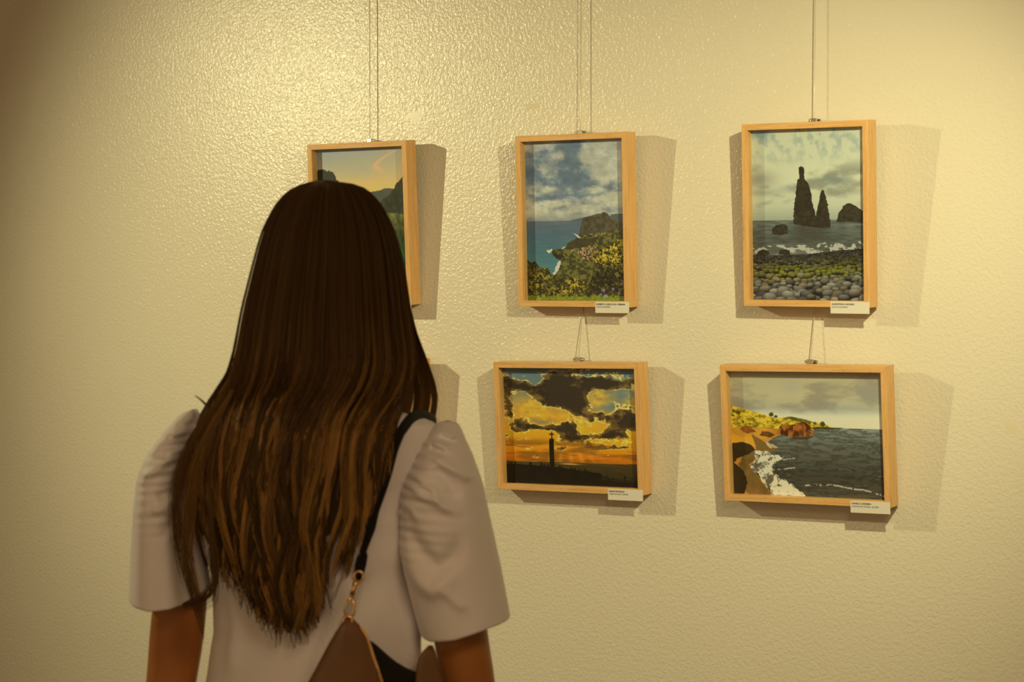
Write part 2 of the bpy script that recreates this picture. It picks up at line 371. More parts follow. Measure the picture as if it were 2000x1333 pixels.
def inside(U, V, poly):
    r = np.zeros(U.shape, bool); n = len(poly)
    for i in range(n):
        x0, y0 = poly[i]; x1, y1 = poly[(i + 1) % n]
        c = (y0 > V) != (y1 > V)
        r ^= c & (U < (x1 - x0) * (V - y0) / ((y1 - y0) or 1e-9) + x0)
    return r

def blob(U, V, x, y, rx, ry): return np.exp(-((U - x) / rx) ** 2 - ((V - y) / ry) ** 2)

def pebbles(img, U, V, v0, v1, size0, size1, color_fn, seed, mask):
    """rounded stones laid from far (small) to near (large), each overlapping the ones behind"""
    r = np.random.default_rng(seed); nh, nw = U.shape; asp = nw / nh * 1.0
    img[mask] = (20, 18, 11); v = v0
    while v < v1 + .04:
        t = min(1, max(0, (v - v0) / (v1 - v0))); s = size0 + (size1 - size0) * t ** 1.4
        x = -s + r.random() * s
        while x < 1.05:
            px, py = x, v + r.normal() * s * .12; rx = s * r.uniform(.34, .62); ry = rx * r.uniform(.55, .8) * asp; a = r.normal() * .25
            x0, x1 = int(max(0, (px - rx * 1.1) * nw)), int(min(nw, (px + rx * 1.1) * nw + 2)); y0, y1 = int(max(0, (py - rx * 1.1) * nh)), int(min(nh, (py + rx * 1.1) * nh + 2))
            if x1 > x0 and y1 > y0:
                u = U[y0:y1, x0:x1] - px; w = V[y0:y1, x0:x1] - py; uu = (u + a * w) / rx; ww = (w - a * .3 * u) / ry
                d = np.abs(uu) ** 2.3 + np.abs(ww) ** 2.3; m = (d < 1) & mask[y0:y1, x0:x1]
                lit = np.clip(.62 - .55 * ww - .12 * uu - .25 * d, .10, 1.1) * (1 - .35 * sm(d, .7, 1.0))
                col = np.asarray(color_fn(px, py, r.random(3)), float)
                sub = img[y0:y1, x0:x1]; sub[m] = (col[None] * lit[m][:, None])
            x += s * r.uniform(.62, .95)
        v += s * .30 * asp

def grid(nw, nh):
    return np.meshgrid((np.arange(nw) + .5) / nw, (np.arange(nh) + .5) / nh)

def paint_valley(nw, nh):                      # sunset over a green valley
    U, V = grid(nw, nh)
    I = mixc(grad(V, [(0, (128, 135, 128)), (.15, (165, 155, 115)), (.27, (215, 170, 85)), (.32, (225, 170, 75))]), (205, 165, 100), .35 * U)
    w = fbm(U + .3 * V, V, 3, 9, 4, 3)
    ctr = np.interp(V, [.0, .03, .06, .09, .12, .14, .16, .18], [.96, .88, .78, .70, .66, .67, .70, .70]); wid = np.interp(V, [0, .06, .12, .15, .18], [.02, .02, .025, .06, .05])
    c = np.exp(-((U + .04 * (w - .5) - ctr) / wid) ** 2) * sm(V, .0, .03) * sm(V, .19, .15)
    I = mixc(I, (222, 160, 92), np.clip(c * (w * 1.6 - .3), 0, .6))
    I = mixc(I, (150, 150, 130), .4 * sm(fbm(U, V, 4, 10, 4, 8), .5, .75) * sm(V, .24, .1))
    n = fbm(U, V, 14, 10, 4, 21); n2 = fbm(U, V, 60, 45, 3, 30)
    far = inside(U, V + .012 * (n - .5), [(.1, .5), (.4, .34), (.56, .295), (.66, .287), (.76, .27), (.85, .275), (1, .3), (1, .6), (.1, .6)])
    I[far] = mixc((60, 62, 52), (78, 78, 58), n)[far]
    rt = inside(U + .02 * (n - .5), V + .02 * (n2 - .5), [(.62, .42), (.72, .345), (.8, .315), (.87, .25), (.94, .205), (.97, .165), (1.1, .14), (1.1, 1), (.5, 1)])
    I[rt] = (mixc((22, 24, 14), (62, 62, 36), n * n2 * 2.2))[rt]
    lf = inside(U + .04 * (n2 - .5), V + .045 * (fbm(U, V, 40, 30, 4, 55, .6) - .5), [(-.1, .14), (.08, .14), (.16, .15), (.2, .17), (.24, .22), (.26, .3), (.2, 1), (-.1, 1)])
    I[lf] = mixc((26, 30, 24), (48, 50, 36), n)[lf]
    md = V > .44 + .05 * (n - .5)
    I[md] = grad(V, [(.44, (92, 92, 40)), (.55, (58, 62, 26)), (.62, (40, 52, 20)), (.68, (30, 78, 22)), (.8, (20, 40, 14)), (1, (14, 22, 8))])[md] * (.45 + 1.1 * n2)[md][..., None]
    return I

def paint_coast(nw, nh):                       # cloudy sky, teal bay, headland, yellow bushes
    U, V = grid(nw, nh)
    P = lambda *q: [((x - 203) / 572., (y - 165) / 948.) for x, y in q]
    n = fbm(U, V, 12, 18, 4, 5); n2 = fbm(U, V, 48, 70, 3, 15); n3 = fbm(U, V, 22, 33, 3, 77)
    c = fbm(U + .15 * fbm(U, V, 4, 6, 3, 9), V * (1 + V), 3.2, 8, 5, 41, .55)
    blue = .62 * blob(U, V, .28, .06, .2, .05) + .55 * blob(U, V, .12, .22, .22, .1) + .75 * blob(U, V, .5, .23, .16, .09) + .4 * blob(U, V, .25, .36, .14, .02) + .4 * blob(U, V, .52, .345, .2, .02) + .4 * blob(U, V, .42, .12, .14, .07) - .5 * blob(U, V, .8, .15, .22, .14) - .45 * blob(U, V, .2, .31, .2, .03) - .6 * blob(U, V, .34, .09, .06, .03)
    c = c + .35 * (fbm(U, V, 16, 26, 4, 88, .6) - .5); f = sm(c - .55 * blue, .14, .56)
    I = mixc(grad(V, [(0, (84, 98, 104)), (.3, (86, 100, 104)), (.5, (104, 112, 108))]), grad(V, [(0, (152, 150, 130)), (.3, (168, 164, 134)), (.44, (172, 166, 134)), (.5, (122, 122, 108))]), f)
    I *= (.80 + .40 * fbm(U, V, 12, 24, 5, 60, .6))[..., None]
    sea = V > .5
    I[sea] = (grad(V, [(.5, (86, 94, 96)), (.53, (74, 88, 92)), (.62, (66, 92, 95)), (.72, (64, 100, 98)), (.86, (72, 112, 104))]) * (.94 + .12 * fbm(U, V, 10, 120, 2, 4))[..., None])[sea]
    def put(poly, dark, light, nn, wob=.012):
        m = inside(U + wob * (n2 - .5), V + wob * (n - .5), poly); I[m] = mixc(dark, light, np.clip(nn, 0, 1))[m]; return m
    put(P((450, 640), (500, 628), (540, 618), (560, 650)), (68, 80, 82), (80, 90, 88), n, .004)
    put(P((640, 640), (690, 606), (775, 600), (790, 720)), (62, 70, 66), (84, 90, 78), n, .006)
    put(P((500, 735), (520, 650), (530, 622), (600, 604), (632, 598), (645, 590), (668, 600), (682, 635), (720, 648), (790, 662), (790, 780)), (52, 48, 32), (88, 78, 50), np.clip(n2 * 1.4 - .2 + .4 * (n - .5), 0, 1), .006)
    land = P((340, 812), (352, 806), (418, 806), (440, 770), (490, 738), (512, 722), (560, 712), (660, 712), (790, 690), (790, 1130), (360, 970), (400, 880), (380, 862), (356, 850))
    put(land, (44, 44, 18), (104, 96, 40), sm(n2, .3, .75))
    put(P((352, 832), (400, 842), (420, 846), (395, 872), (370, 862)), (24, 22, 16), (46, 36, 24), n2)
    put(P((440, 770), (500, 745), (600, 742), (600, 765), (520, 800), (430, 800)), (38, 38, 20), (64, 58, 30), n2)
    for k, (poly, amt) in enumerate([(P((515, 800), (600, 780), (610, 830), (560, 870), (520, 868)), .5), (P((455, 810), (520, 812), (515, 835), (460, 838)), .45), (P((520, 728), (600, 712), (680, 712), (600, 735)), .4)]):
        m = inside(U, V, poly); h = vnoise(U, V, 85, 130, 50 + k); g = m & (h > 1 - amt)
        I[g] = mixc((120, 92, 62), (186, 140, 102), vnoise(U, V, 120, 190, 60))[g]
    for pl in (P((360, 962), (385, 925), (398, 880), (388, 872), (372, 905), (352, 950)), P((318, 815), (345, 806), (352, 812), (330, 832)), P((398, 806), (428, 796), (425, 790), (400, 800)), P((470, 720), (505, 738), (510, 732), (480, 718))):
        m = inside(U + .03 * (n2 - .5), V + .02 * (n3 - .5), pl); I[m] = mixc((168, 162, 140), (205, 196, 165), n2)[m]
    # bushes: dark cores with lit yellow-green leaf tips
    bush = inside(U + .03 * (n2 - .5), V + .03 * (n3 - .5), P((195, 870), (240, 880), (270, 905), (320, 915), (345, 960), (420, 985), (470, 965), (520, 1000), (560, 1010), (600, 900), (560, 870), (600, 830), (650, 800), (720, 760), (790, 740), (790, 1130), (195, 1130)))
    leaf = fbm(U, V, 46, 70, 3, 91, .9)
    I[bush] = mixc((24, 22, 9), (92, 84, 28), sm(leaf, .3, .75))[bush]
    for (x, y, rx, ry, a) in [(680, 830, 75, 70, 1), (620, 870, 70, 40, .6), (480, 1010, 60, 45, .8), (740, 900, 50, 80, .5), (300, 960, 60, 60, .4), (420, 1060, 90, 40, .5), (250, 1020, 50, 80, .3), (700, 760, 90, 30, .4)]:
        b = blob(U, V, (x - 203) / 572., (y - 165) / 948., rx / 572., ry / 948.)
        s = np.clip(b * a * 1.5, 0, 1) * sm(leaf * .6 + .4 * vnoise(U, V, 95, 150, 11), .42, .66)
        I = mixc(I, (190, 160, 42), s * bush)
    dk = blob(U, V, (660 - 203) / 572., (990 - 165) / 948., .2, .075)
    I = mixc(I, (20, 17, 8), np.clip(dk * 1.3, 0, .85) * bush * sm(leaf, .75, .4))
    gr = bush & (V > .985 - .045 * n2 * (.4 + .6 * n3)); I[gr] = mixc((60, 72, 12), (150, 150, 40), leaf)[gr]
    for (x, y, s) in [(637, 1050, 9), (690, 1042, 7), (722, 1068, 7), (620, 1078, 8), (648, 1085, 10), (738, 1012, 7), (768, 1028, 7), (766, 1052, 7)]:
        b = blob(U, V, (x - 203) / 572., (y - 165) / 948., s / 572., s / 948.)
        I = mixc(I, (140, 122, 158), np.clip(b * 1.3, 0, .85) * (.4 + .8 * vnoise(U, V, 110, 170, 3)))
    return I

def paint_rocks(nw, nh):                       # sea stacks off a pebble beach
    U, V = grid(nw, nh)
    P = lambda *q: [((x - 193) / 635., (y - 150) / 970.) for x, y in q]
    n = fbm(U, V, 14, 20, 4, 5); n2 = fbm(U, V, 60, 90, 3, 15)
    c = fbm(U + .12 * fbm(U, V, 5, 7, 3, 2), V * 1.3, 3, 7, 5, 13, .55)
    puff = fbm(U - V * .4, V + .2 * U, 22, 26, 3, 99)
    I = mixc(grad(V, [(0, (188, 186, 142)), (.3, (202, 198, 150)), (.45, (186, 184, 142)), (.53, (152, 156, 124))]), (120, 138, 128), np.clip((1 - sm(puff, .25, .6)) * .5 * sm(.26 - V, 0, .2) + .7 * (blob(U, V, .72, .3, .12, .03) + .6 * blob(U, V, .33, .35, .1, .02) + blob(U, V, .06, .02, .1, .03)), 0, .85))
    I = mixc(I, (120, 120, 94), .75 * sm(c, .48, .72) * sm(V, .15, .27) * (V < .5))
    I = mixc(I, (112, 112, 90), .6 * blob(U, V, .05, .29, .16, .05) + .4 * blob(U, V, .85, .37, .15, .02) + .4 * blob(U, V, .1, .37, .14, .02))
    sea = V > .532
    wv = fbm(U, V, 14, 130, 3, 8)
    I[sea] = mixc(grad(V, [(.532, (112, 118, 96)), (.56, (104, 110, 92)), (.64, (84, 88, 72)), (.7, (96, 96, 78)), (.74, (120, 116, 92))]), (48, 50, 40), np.clip(wv * 1.7 - .55, 0, 1) * .75)[sea]
    refl = blob(U, V, .52, .6, .14, .055); I = mixc(I, (56, 54, 38), np.clip(refl, 0, .65) * sea)
    foam = sea & (V > .69 - .045 * (n - .5) - .03 * U) & (fbm(U, V, 26, 60, 3, 12) > .53); I[foam] = (172, 166, 136)
    def rock(poly, a=(30, 25, 15), b=(62, 53, 34), wob=.014):
        m = inside(U + wob * (n2 - .5), V + wob * .7 * (n - .5), poly); I[m] = mixc(a, b, np.clip(n2 * 1.5 - .35, 0, 1))[m]
    rock(P((424, 688), (428, 610), (434, 545), (444, 480), (447, 438), (460, 428), (456, 385), (458, 368), (472, 360), (488, 370), (490, 385), (486, 430), (498, 448), (514, 470), (526, 520), (530, 560), (540, 605), (548, 640), (556, 612), (566, 560), (576, 522), (580, 500), (590, 495), (598, 512), (612, 560), (620, 610), (626, 660), (630, 690), (622, 712), (580, 714), (520, 704), (470, 694)))
    rock(P((660, 676), (675, 630), (700, 590), (720, 574), (740, 572), (765, 590), (800, 614), (830, 632), (830, 686)), (34, 31, 19), (64, 58, 38))
    rock(P((303, 742), (306, 712), (325, 692), (360, 688), (388, 694), (395, 740), (350, 752)), (36, 32, 20), (62, 54, 36))
    for pl in (P((214, 868), (222, 842), (250, 830), (282, 842), (292, 868)), P((336, 862), (345, 838), (372, 832), (402, 840), (404, 862))): rock(pl, (32, 28, 18), (58, 52, 34))
    beach = V > .735 - .035 * sm(U, .3, 1) + .012 * (n - .5)
    def col(u, v, r):
        base = np.array((132., 124, 101)) * (.62 + .62 * r[0]) + np.array((14., 0, -14)) * (r[1] - .5)
        moss = min(1, (math.exp(-((u - .5) / .3) ** 2 - ((v - .825) / .04) ** 2) + .9 * math.exp(-((u - .15) / .22) ** 2 - ((v - .83) / .045) ** 2) + .8 * math.exp(-((u - .9) / .25) ** 2 - ((v - .80) / .06) ** 2)) * (.25 + 1.1 * r[2]))
        warm = .5 * max(0, 1 - abs(v - .87) / .06) * (r[1] > .5) * (u < .6)
        base = base * (1 - warm) + np.array((170., 130, 50)) * warm
        base = base * (1 - moss) + np.array((148., 146, 30)) * moss
        return base * float(np.interp(v, [.7, .76, .84, .93, 1], [.42, .62, 1.02, 1.12, 1.05]))
    pebbles(I, U, V, .715, 1.0, .030, .115, col, 31, beach)
    return I * np.where(beach[..., None], .84, .88)

def paint_cross(nw, nh):                       # stone pillar with a cross against a golden evening sky
    U, V = grid(nw, nh)
    def q(x, y): return ((x - (222 + (y - 215) * .037)) / 920., (y - 215 - (x - 222) * .012) / 820.)
    P = lambda *z: [q(*a) for a in z]
    B = lambda x, y, rx, ry: blob(U, V, *q(x, y), rx / 920., ry / 820.)
    wu = .09 * (fbm(U, V, 6, 6, 5, 3, .6) - .5); wv = .09 * (fbm(U, V, 6, 6, 5, 33, .6) - .5)
    A, C = U + wu, V + wv
    W = lambda x, y, rx, ry: blob(A, C, *q(x, y), rx / 920., ry / 820.)
    c = fbm(A, C, 7, 8, 6, 18, .62); st = fbm(U + .5 * V, C, 5, 20, 5, 44, .6); fine = fbm(U, V, 30, 34, 4, 12, .6)
    I = grad(V, [(0, (78, 104, 102)), (.15, (96, 108, 94)), (.3, (150, 125, 66)), (.42, (190, 134, 36)), (.55, (206, 146, 26)), (.68, (210, 134, 20)), (.76, (196, 108, 14)), (.8, (172, 94, 14))])
    I = mixc(I, (94, 110, 100), np.clip(1.2 * W(1060, 420, 75, 45) + 1.1 * W(950, 500, 90, 40) + .9 * W(300, 285, 110, 50) + .7 * W(490, 600, 70, 22) + .6 * W(780, 290, 80, 26), 0, .95))
    I = mixc(I, (226, 172, 40), np.clip(1.0 * W(430, 500, 120, 60) + 1.1 * W(890, 425, 75, 60) + .8 * W(600, 560, 160, 26) + .9 * W(765, 632, 34, 24) + .9 * W(870, 580, 60, 50) + .6 * W(1090, 460, 40, 60), 0, .95) * np.clip(fine * 1.6 + st * .9 - .7, 0, 1))
    D = 1.25 * W(600, 400, 260, 85) + 1.0 * W(720, 490, 130, 65) + 1.05 * W(900, 330, 190, 45) + .9 * W(600, 285, 75, 60) + .8 * W(330, 365, 90, 45) + 1.0 * W(660, 640, 95, 45) + .9 * W(1040, 600, 130, 65) + .8 * W(1150, 450, 26, 120) + .9 * W(245, 430, 50, 160) + .8 * W(500, 655, 110, 26) + .75 * W(700, 710, 70, 22) + .7 * W(960, 695, 110, 18) + .55 * W(330, 640, 90, 40) + .6 * W(360, 735, 80, 16) + .55 * W(960, 770, 150, 14) + .4 * W(620, 780, 120, 10)
    D = D - .9 * W(1060, 425, 60, 35) - .9 * W(450, 312, 55, 30) - 1.0 * W(890, 440, 55, 65) - .8 * W(400, 500, 120, 40) - .9 * W(765, 630, 34, 26)
    D = D + 1.9 * (c - .5) + .8 * (st - .5) + .20 * sm(V, .34, .46) * sm(V, .74, .62)
    dark = sm(D, .46, .64); rim = np.clip(sm(D, .34, .47) - sm(D, .47, .56), 0, 1)
    I = mixc(I, (250, 204, 92), rim * .95 * sm(fine, .3, .55))
    body = np.clip((D - .5) * 1.3 + 1.2 * (fine - .5), 0, 1)
    I = mixc(I, mixc((112, 84, 36), (40, 31, 17), np.clip(body * 1.6, 0, 1)), dark * .97)
    low = sm(V, .58, .66) * (V < .8); I = mixc(I, (120, 76, 18), low * np.clip((fbm(U, V, 5, 34, 4, 6) - .47) * 4, 0, .75))
    ray = np.clip(np.sin((U - .47) / (V - .45 + 1e-3) * 26) * .5 + .2, 0, 1) * sm(V, .7, .76) * sm(V, .84, .78) * sm(np.abs(U - .5), .3, .05); I = mixc(I, (240, 180, 70), .4 * ray)
    hz = .806 - .006 * (U - .5)
    sea = V > hz; I[sea] = (mixc((72, 56, 24), (50, 40, 18), (V - hz) * 8) * (.85 + .3 * fbm(U, V, 12, 90, 2, 2))[..., None])[sea]
    I = mixc(I, (225, 170, 90), np.clip(1.2 * blob(U, V, *q(690, 892), 60 / 920., 4 / 820.), 0, .9))
    n2 = fbm(U, V, 40, 40, 3, 9)
    for poly in (P((210, 896), (400, 903), (560, 912), (640, 920), (760, 936), (900, 952), (905, 966), (1000, 990), (1190, 1010), (1200, 1100), (200, 1100)), P((546, 716), (579, 719), (584, 918), (551, 918)), P((558, 668), (568, 668), (569, 722), (560, 722)), P((546, 681), (579, 682), (579, 691), (546, 690))):
        m = inside(U, V, poly); I[m] = mixc((18, 12, 4), (32, 24, 10), n2)[m]
    r = random.Random(4)
    for (x, y) in [(266, 884), (284, 885), (311, 888), (415, 890), (420, 888), (490, 896), (497, 897), (512, 898), (538, 900), (618, 908), (632, 910), (696, 918), (710, 920), (724, 921), (755, 924), (790, 926), (802, 936), (820, 940), (938, 970), (980, 978), (1056, 972), (1060, 975), (1100, 996), (1128, 1000)]:
        h = r.uniform(20, 30); wd = r.uniform(7, 11)
        for poly in (P((x - wd / 2, y), (x + wd / 2, y), (x + wd / 2, y + h), (x - wd / 2, y + h)), P((x - 3, y - 7), (x + 3, y - 7), (x + 3, y), (x - 3, y))):
            m = inside(U, V, poly); I[m] = (20, 14, 5)
    fence = inside(U, V, P((905, 975), (1190, 1000), (1190, 1003), (905, 979))) | inside(U, V, P((905, 990), (1190, 1012), (1190, 1015), (905, 994))); I[fence] = (54, 44, 24)
    return I

def paint_beach(nw, nh):                       # golden beach, brown rock, surf curling in from a dark sea
    U, V = grid(nw, nh)
    def q(x, y): return ((x - (213 + (y - 222) * .03)) / 985., (y - 222 - (x - 192) * .006) / 812.)
    P = lambda *z: [q(*a) for a in z]
    B = lambda x, y, rx, ry: blob(U, V, *q(x, y), rx / 985., ry / 812.)
    n = fbm(U, V, 14, 12, 4, 5); n2 = fbm(U, V, 55, 45, 3, 15)
    c = fbm(U + .1 * n, V, 3, 6, 5, 27, .55)
    I = grad(V, [(0, (160, 148, 104)), (.2, (170, 158, 112)), (.3, (160, 154, 118)), (.345, (188, 182, 146)), (.4, (206, 198, 160)), (.46, (206, 196, 154))])
    I = mixc(I, (128, 118, 92), .8 * sm(c + .3 * (fbm(U, V, 12, 22, 4, 90, .6) - .5), .38, .68) * sm(.36 - V, 0, .06)); I = mixc(I, (132, 134, 124), .3 * np.clip(B(620, 330, 60, 40) + B(1120, 380, 90, 60) + B(900, 460, 260, 16), 0, 1))
    hz = q(900, 590)[1]; sea = V > hz
    rip = fbm(U + .3 * V, V, 16 , 70, 4, 63, .6); t = (V - hz) / (1 - hz)
    I[sea] = mixc(grad(t, [(0, (124, 128, 106)), (.1, (108, 112, 92)), (.35, (88, 86, 66)), (.7, (64, 59, 42)), (1, (76, 69, 49))]), (34, 31, 20), np.clip((rip - .42) * 2.6, 0, .85))[sea]
    I = mixc(I, (146, 150, 130), sea * np.clip((rip - .62) * 5, 0, .5) * (1 - t * .4))
    def put(poly, a, b, nn, wob=.012):
        m = inside(U + wob * (n2 - .5), V + wob * (n - .5), poly); I[m] = mixc(a, b, np.clip(nn, 0, 1))[m]
    put(P((205, 452), (240, 458), (290, 470), (330, 482), (400, 498), (450, 515), (520, 535), (560, 530), (600, 520), (680, 535), (740, 552), (800, 560), (830, 565), (870, 585), (760, 602), (205, 612)), (112, 92, 20), (206, 170, 42), sm(fbm(U, V, 40, 60, 3, 15, .7), .25, .65))
    put(P((580, 524), (610, 520), (680, 532), (740, 552), (742, 575), (690, 560), (620, 545)), (62, 58, 16), (120, 108, 32), n2)
    for (x, y, r) in [(485, 510, 20), (515, 522, 14), (240, 490, 14), (270, 500, 18), (815, 566, 22), (765, 560, 12), (300, 560, 10), (345, 575, 9), (235, 520, 10)]:
        m = (B(x, y, r, r * .8) + .5 * (n2 - .5)) > .5; I[m] = mixc((48, 44, 14), (98, 88, 28), n2)[m]
    put(P((740, 590), (800, 582), (860, 585), (960, 590), (860, 598), (760, 602)), (54, 50, 26), (80, 70, 36), n2, .004)
    put(P((205, 598), (420, 596), (545, 600), (545, 640), (500, 660), (450, 700), (530, 730), (400, 760), (350, 860), (440, 960), (500, 1040), (205, 1040)), (150, 98, 28), (206, 150, 48), n)
    put(P((205, 660), (230, 640), (290, 660), (390, 655), (380, 690), (440, 700), (380, 720), (330, 710), (205, 700)), (196, 124, 24), (222, 156, 40), n)
    put(P((360, 640), (440, 690), (540, 720), (500, 750), (400, 770), (340, 840), (430, 960), (500, 1040), (330, 1040), (270, 840), (300, 780), (390, 740)), (92, 66, 26), (134, 100, 46), n, .02)
    put(P((205, 705), (300, 695), (350, 710), (382, 745), (330, 775), (262, 800), (240, 830), (300, 880), (330, 950), (320, 1000), (300, 1040), (205, 1040)), (38, 28, 12), (62, 46, 20), n)
    put(P((280, 610), (310, 588), (350, 590), (385, 625), (330, 640)), (96, 54, 16), (150, 86, 26), n2); put(P((410, 650), (425, 622), (470, 620), (510, 640), (480, 660)), (70, 44, 18), (118, 74, 28), n2)
    put(P((525, 632), (530, 600), (555, 572), (600, 576), (640, 570), (665, 560), (700, 556), (735, 580), (762, 622), (755, 640), (700, 645), (640, 652), (560, 642)), (66, 36, 12), (158, 90, 32), sm(fbm(U, V, 60, 22, 3, 84), .3, .7))
    put(P((600, 655), (760, 645), (720, 670), (640, 668)), (60, 44, 20), (84, 64, 34), n)
    fo = inside(U + .04 * (n - .5), V + .04 * (n2 - .5), P((375, 762), (420, 752), (500, 762), (556, 785), (540, 800), (505, 850), (500, 880), (545, 920), (600, 960), (680, 1010), (720, 1045), (480, 1045), (470, 1000), (415, 950), (415, 905), (360, 880), (342, 850), (360, 815), (380, 800)))
    lace = fbm(U, V, 45, 36, 3, 7, .6)
    ridge = 1 - np.abs(2 * fbm(U + .06 * n2, V + .06 * n, 22, 20, 4, 70, .6) - 1); I[fo] = mixc((92, 80, 54), (208, 200, 172), np.clip(sm(ridge, .62, .92) + .55 * sm(lace, .5, .66), 0, 1))[fo]
    f2 = inside(U + .03 * (n - .5), V + .03 * (n2 - .5), P((440, 690), (500, 700), (530, 722), (470, 724))); I[f2] = mixc((150, 128, 80), (196, 180, 136), lace)[f2]
    for (pts, wd) in [([(480, 880), (560, 860), (640, 850)], 4), ([(700, 960), (900, 960), (1100, 990), (1225, 1020)], 5), ([(560, 800), (640, 790)], 3)]:
        for (xa, ya), (xb, yb) in zip(pts, pts[1:]):
            m = inside(U, V + .02 * (n - .5), P((xa, ya - wd), (xb, yb - wd), (xb, yb + wd), (xa, ya + wd))) & (lace > .45); I[m] = (160, 152, 124)
    return I

def paint_hidden(nw, nh):                      # dusk sea, mostly hidden behind the visitor
    U, V = grid(nw, nh)
    I = grad(V, [(0, (120, 120, 110)), (.45, (190, 160, 100)), (.5, (70, 80, 80)), (1, (40, 50, 48))])
    return I * (.85 + .3 * fbm(U, V, 6, 16, 4, 3))[..., None]

LIT = np.array([.60, .525, .29])                # colour of fully lit white paper on this wall, used to turn photo colours into paper colours

def print_mesh(img, w, h):
    nh, nw, _ = img.shape
    x = np.linspace(-w / 2, w / 2, nw); z = np.linspace(h / 2, -h / 2, nh)
    XX, ZZ = np.meshgrid(x, z)
    me = bpy.data.meshes.new('photograph')
    co = np.stack([XX, np.zeros_like(XX), ZZ], -1).reshape(-1, 3)
    i = np.arange(nw * nh).reshape(nh, nw)
    f = np.stack([i[:-1, :-1], i[1:, :-1], i[1:, 1:], i[:-1, 1:]], -1).reshape(-1, 4)
    me.vertices.add(len(co)); me.vertices.foreach_set('co', co.ravel())
    me.loops.add(f.size); me.loops.foreach_set('vertex_index', f.ravel())
    me.polygons.add(len(f)); me.polygons.foreach_set('loop_start', np.arange(0, f.size, 4))
    me.update(calc_edges=True)
    a = me.color_attributes.new('print_colour', 'FLOAT_COLOR', 'POINT')
    c = np.ones((nw * nh, 4)); c[:, :3] = np.clip(lin(np.clip(img, 0, 255)) / LIT, 0, .95).reshape(-1, 3)
    a.data.foreach_set('color', c.ravel().astype(np.float32))
    me.materials.append(M_PRINT)
    return me

RAIL, DEEP, RECESS = .0112, .03324, .0165

def rail_mesh(length):
    bm = bmesh.new()
    a, b = length / 2, length / 2 - RAIL
    vs = [bm.verts.new(p) for p in ((-a, 0, 0), (a, 0, 0), (b, 0, -RAIL), (-b, 0, -RAIL), (-a, -DEEP, 0), (a, -DEEP, 0), (b, -DEEP, -RAIL), (-b, -DEEP, -RAIL))]
    for f in ((0, 1, 2, 3), (7, 6, 5, 4), (0, 4, 5, 1), (1, 5, 6, 2), (2, 6, 7, 3), (3, 7, 4, 0)): bm.faces.new([vs[k] for k in f])
    bmesh.ops.recalc_face_normals(bm, faces=bm.faces)
    es = [e for e in bm.edges if abs((e.verts[0].co - e.verts[1].co).normalized().x) > .99]
    bmesh.ops.bevel(bm, geom=es, offset=.0006, segments=2, affect='EDGES', profile=.5)
    me = bpy.data.meshes.new('frame_rail'); bm.to_mesh(me); bm.free(); me.materials.append(M_WOOD)
    return me

def text_mesh(body, size, bold):
    cu = bpy.data.curves.new('lettering', 'FONT'); cu.body = body; cu.size = size; cu.extrude = .00006
    if bold: cu.offset = size * .018
    o = bpy.data.objects.new('lettering_tmp', cu); COL.objects.link(o)
    dg = bpy.context.evaluated_depsgraph_get()
    me = bpy.data.meshes.new_from_object(o.evaluated_get(dg)); bpy.data.objects.remove(o)
    me.name = 'lettering'
    return me

RAILS = {}
def framed_picture(pose, w, h, paint, res, label, card):
    x, z, gap, lean, ry, rz = pose
    root = empty('framed_photograph', (x, -gap, CAM_Z + z), (lean, ry, rz))
    tag(root, label, 'picture', 'beech framed photographs on the wall')
    for L, rot, loc in ((w, 0, (0, 0, h / 2)), (h, math.pi / 2, (w / 2, 0, 0)), (w, math.pi, (0, 0, -h / 2)), (h, -math.pi / 2, (-w / 2, 0, 0))):
        if L not in RAILS: RAILS[L] = rail_mesh(L)
        r = link(bpy.data.objects.new('frame_rail', RAILS[L]), root); r.location = loc; r.rotation_euler = (0, rot, 0)
    iw, ih = w - 2 * RAIL, h - 2 * RAIL
    ph = link(bpy.data.objects.new('photograph', print_mesh(paint(*res), iw, ih)), root); ph.location = (0, -(DEEP - RECESS), 0)
    bm = bmesh.new(); bm_box(bm, (-iw / 2, -(DEEP - RECESS) + .0004, -ih / 2), (iw / 2, -.003, ih / 2)); bm_obj('backing_board', bm, M_BOARD, root)
    bm = bmesh.new(); bm_box(bm, (-iw / 2, -DEEP + .0065, -ih / 2), (iw / 2, -DEEP + .0085, ih / 2)); bm_obj('glass_pane', bm, M_GLASS, root)
    if card:
        cw, ch, a, b = card
        bm = bmesh.new(); bm_box(bm, (w / 2 - cw, -DEEP - .0006, -h / 2 + RAIL * .88 - ch), (w / 2 - .0006, -DEEP - .0001, -h / 2 + RAIL * .88))
        c = bm_obj('title_card', bm, M_CARD, root); c['label'] = 'white title card with two lines of small print'
        for body, size, dz, bold, mt in ((a, .0042, .0058, True, M_INK), (b, .0036, .0105, False, M_GREY_INK)):
            if not body: continue                        # the lettering of this card is hidden in the photograph
            t = link(bpy.data.objects.new('lettering', text_mesh(body, size, bold)), c)
            t.data.materials.append(mt)
            t.rotation_euler = (math.pi / 2, 0, 0); t.location = (w / 2 - cw + .0024, -DEEP - .0008, -h / 2 + RAIL * .88 - dz)
    return root

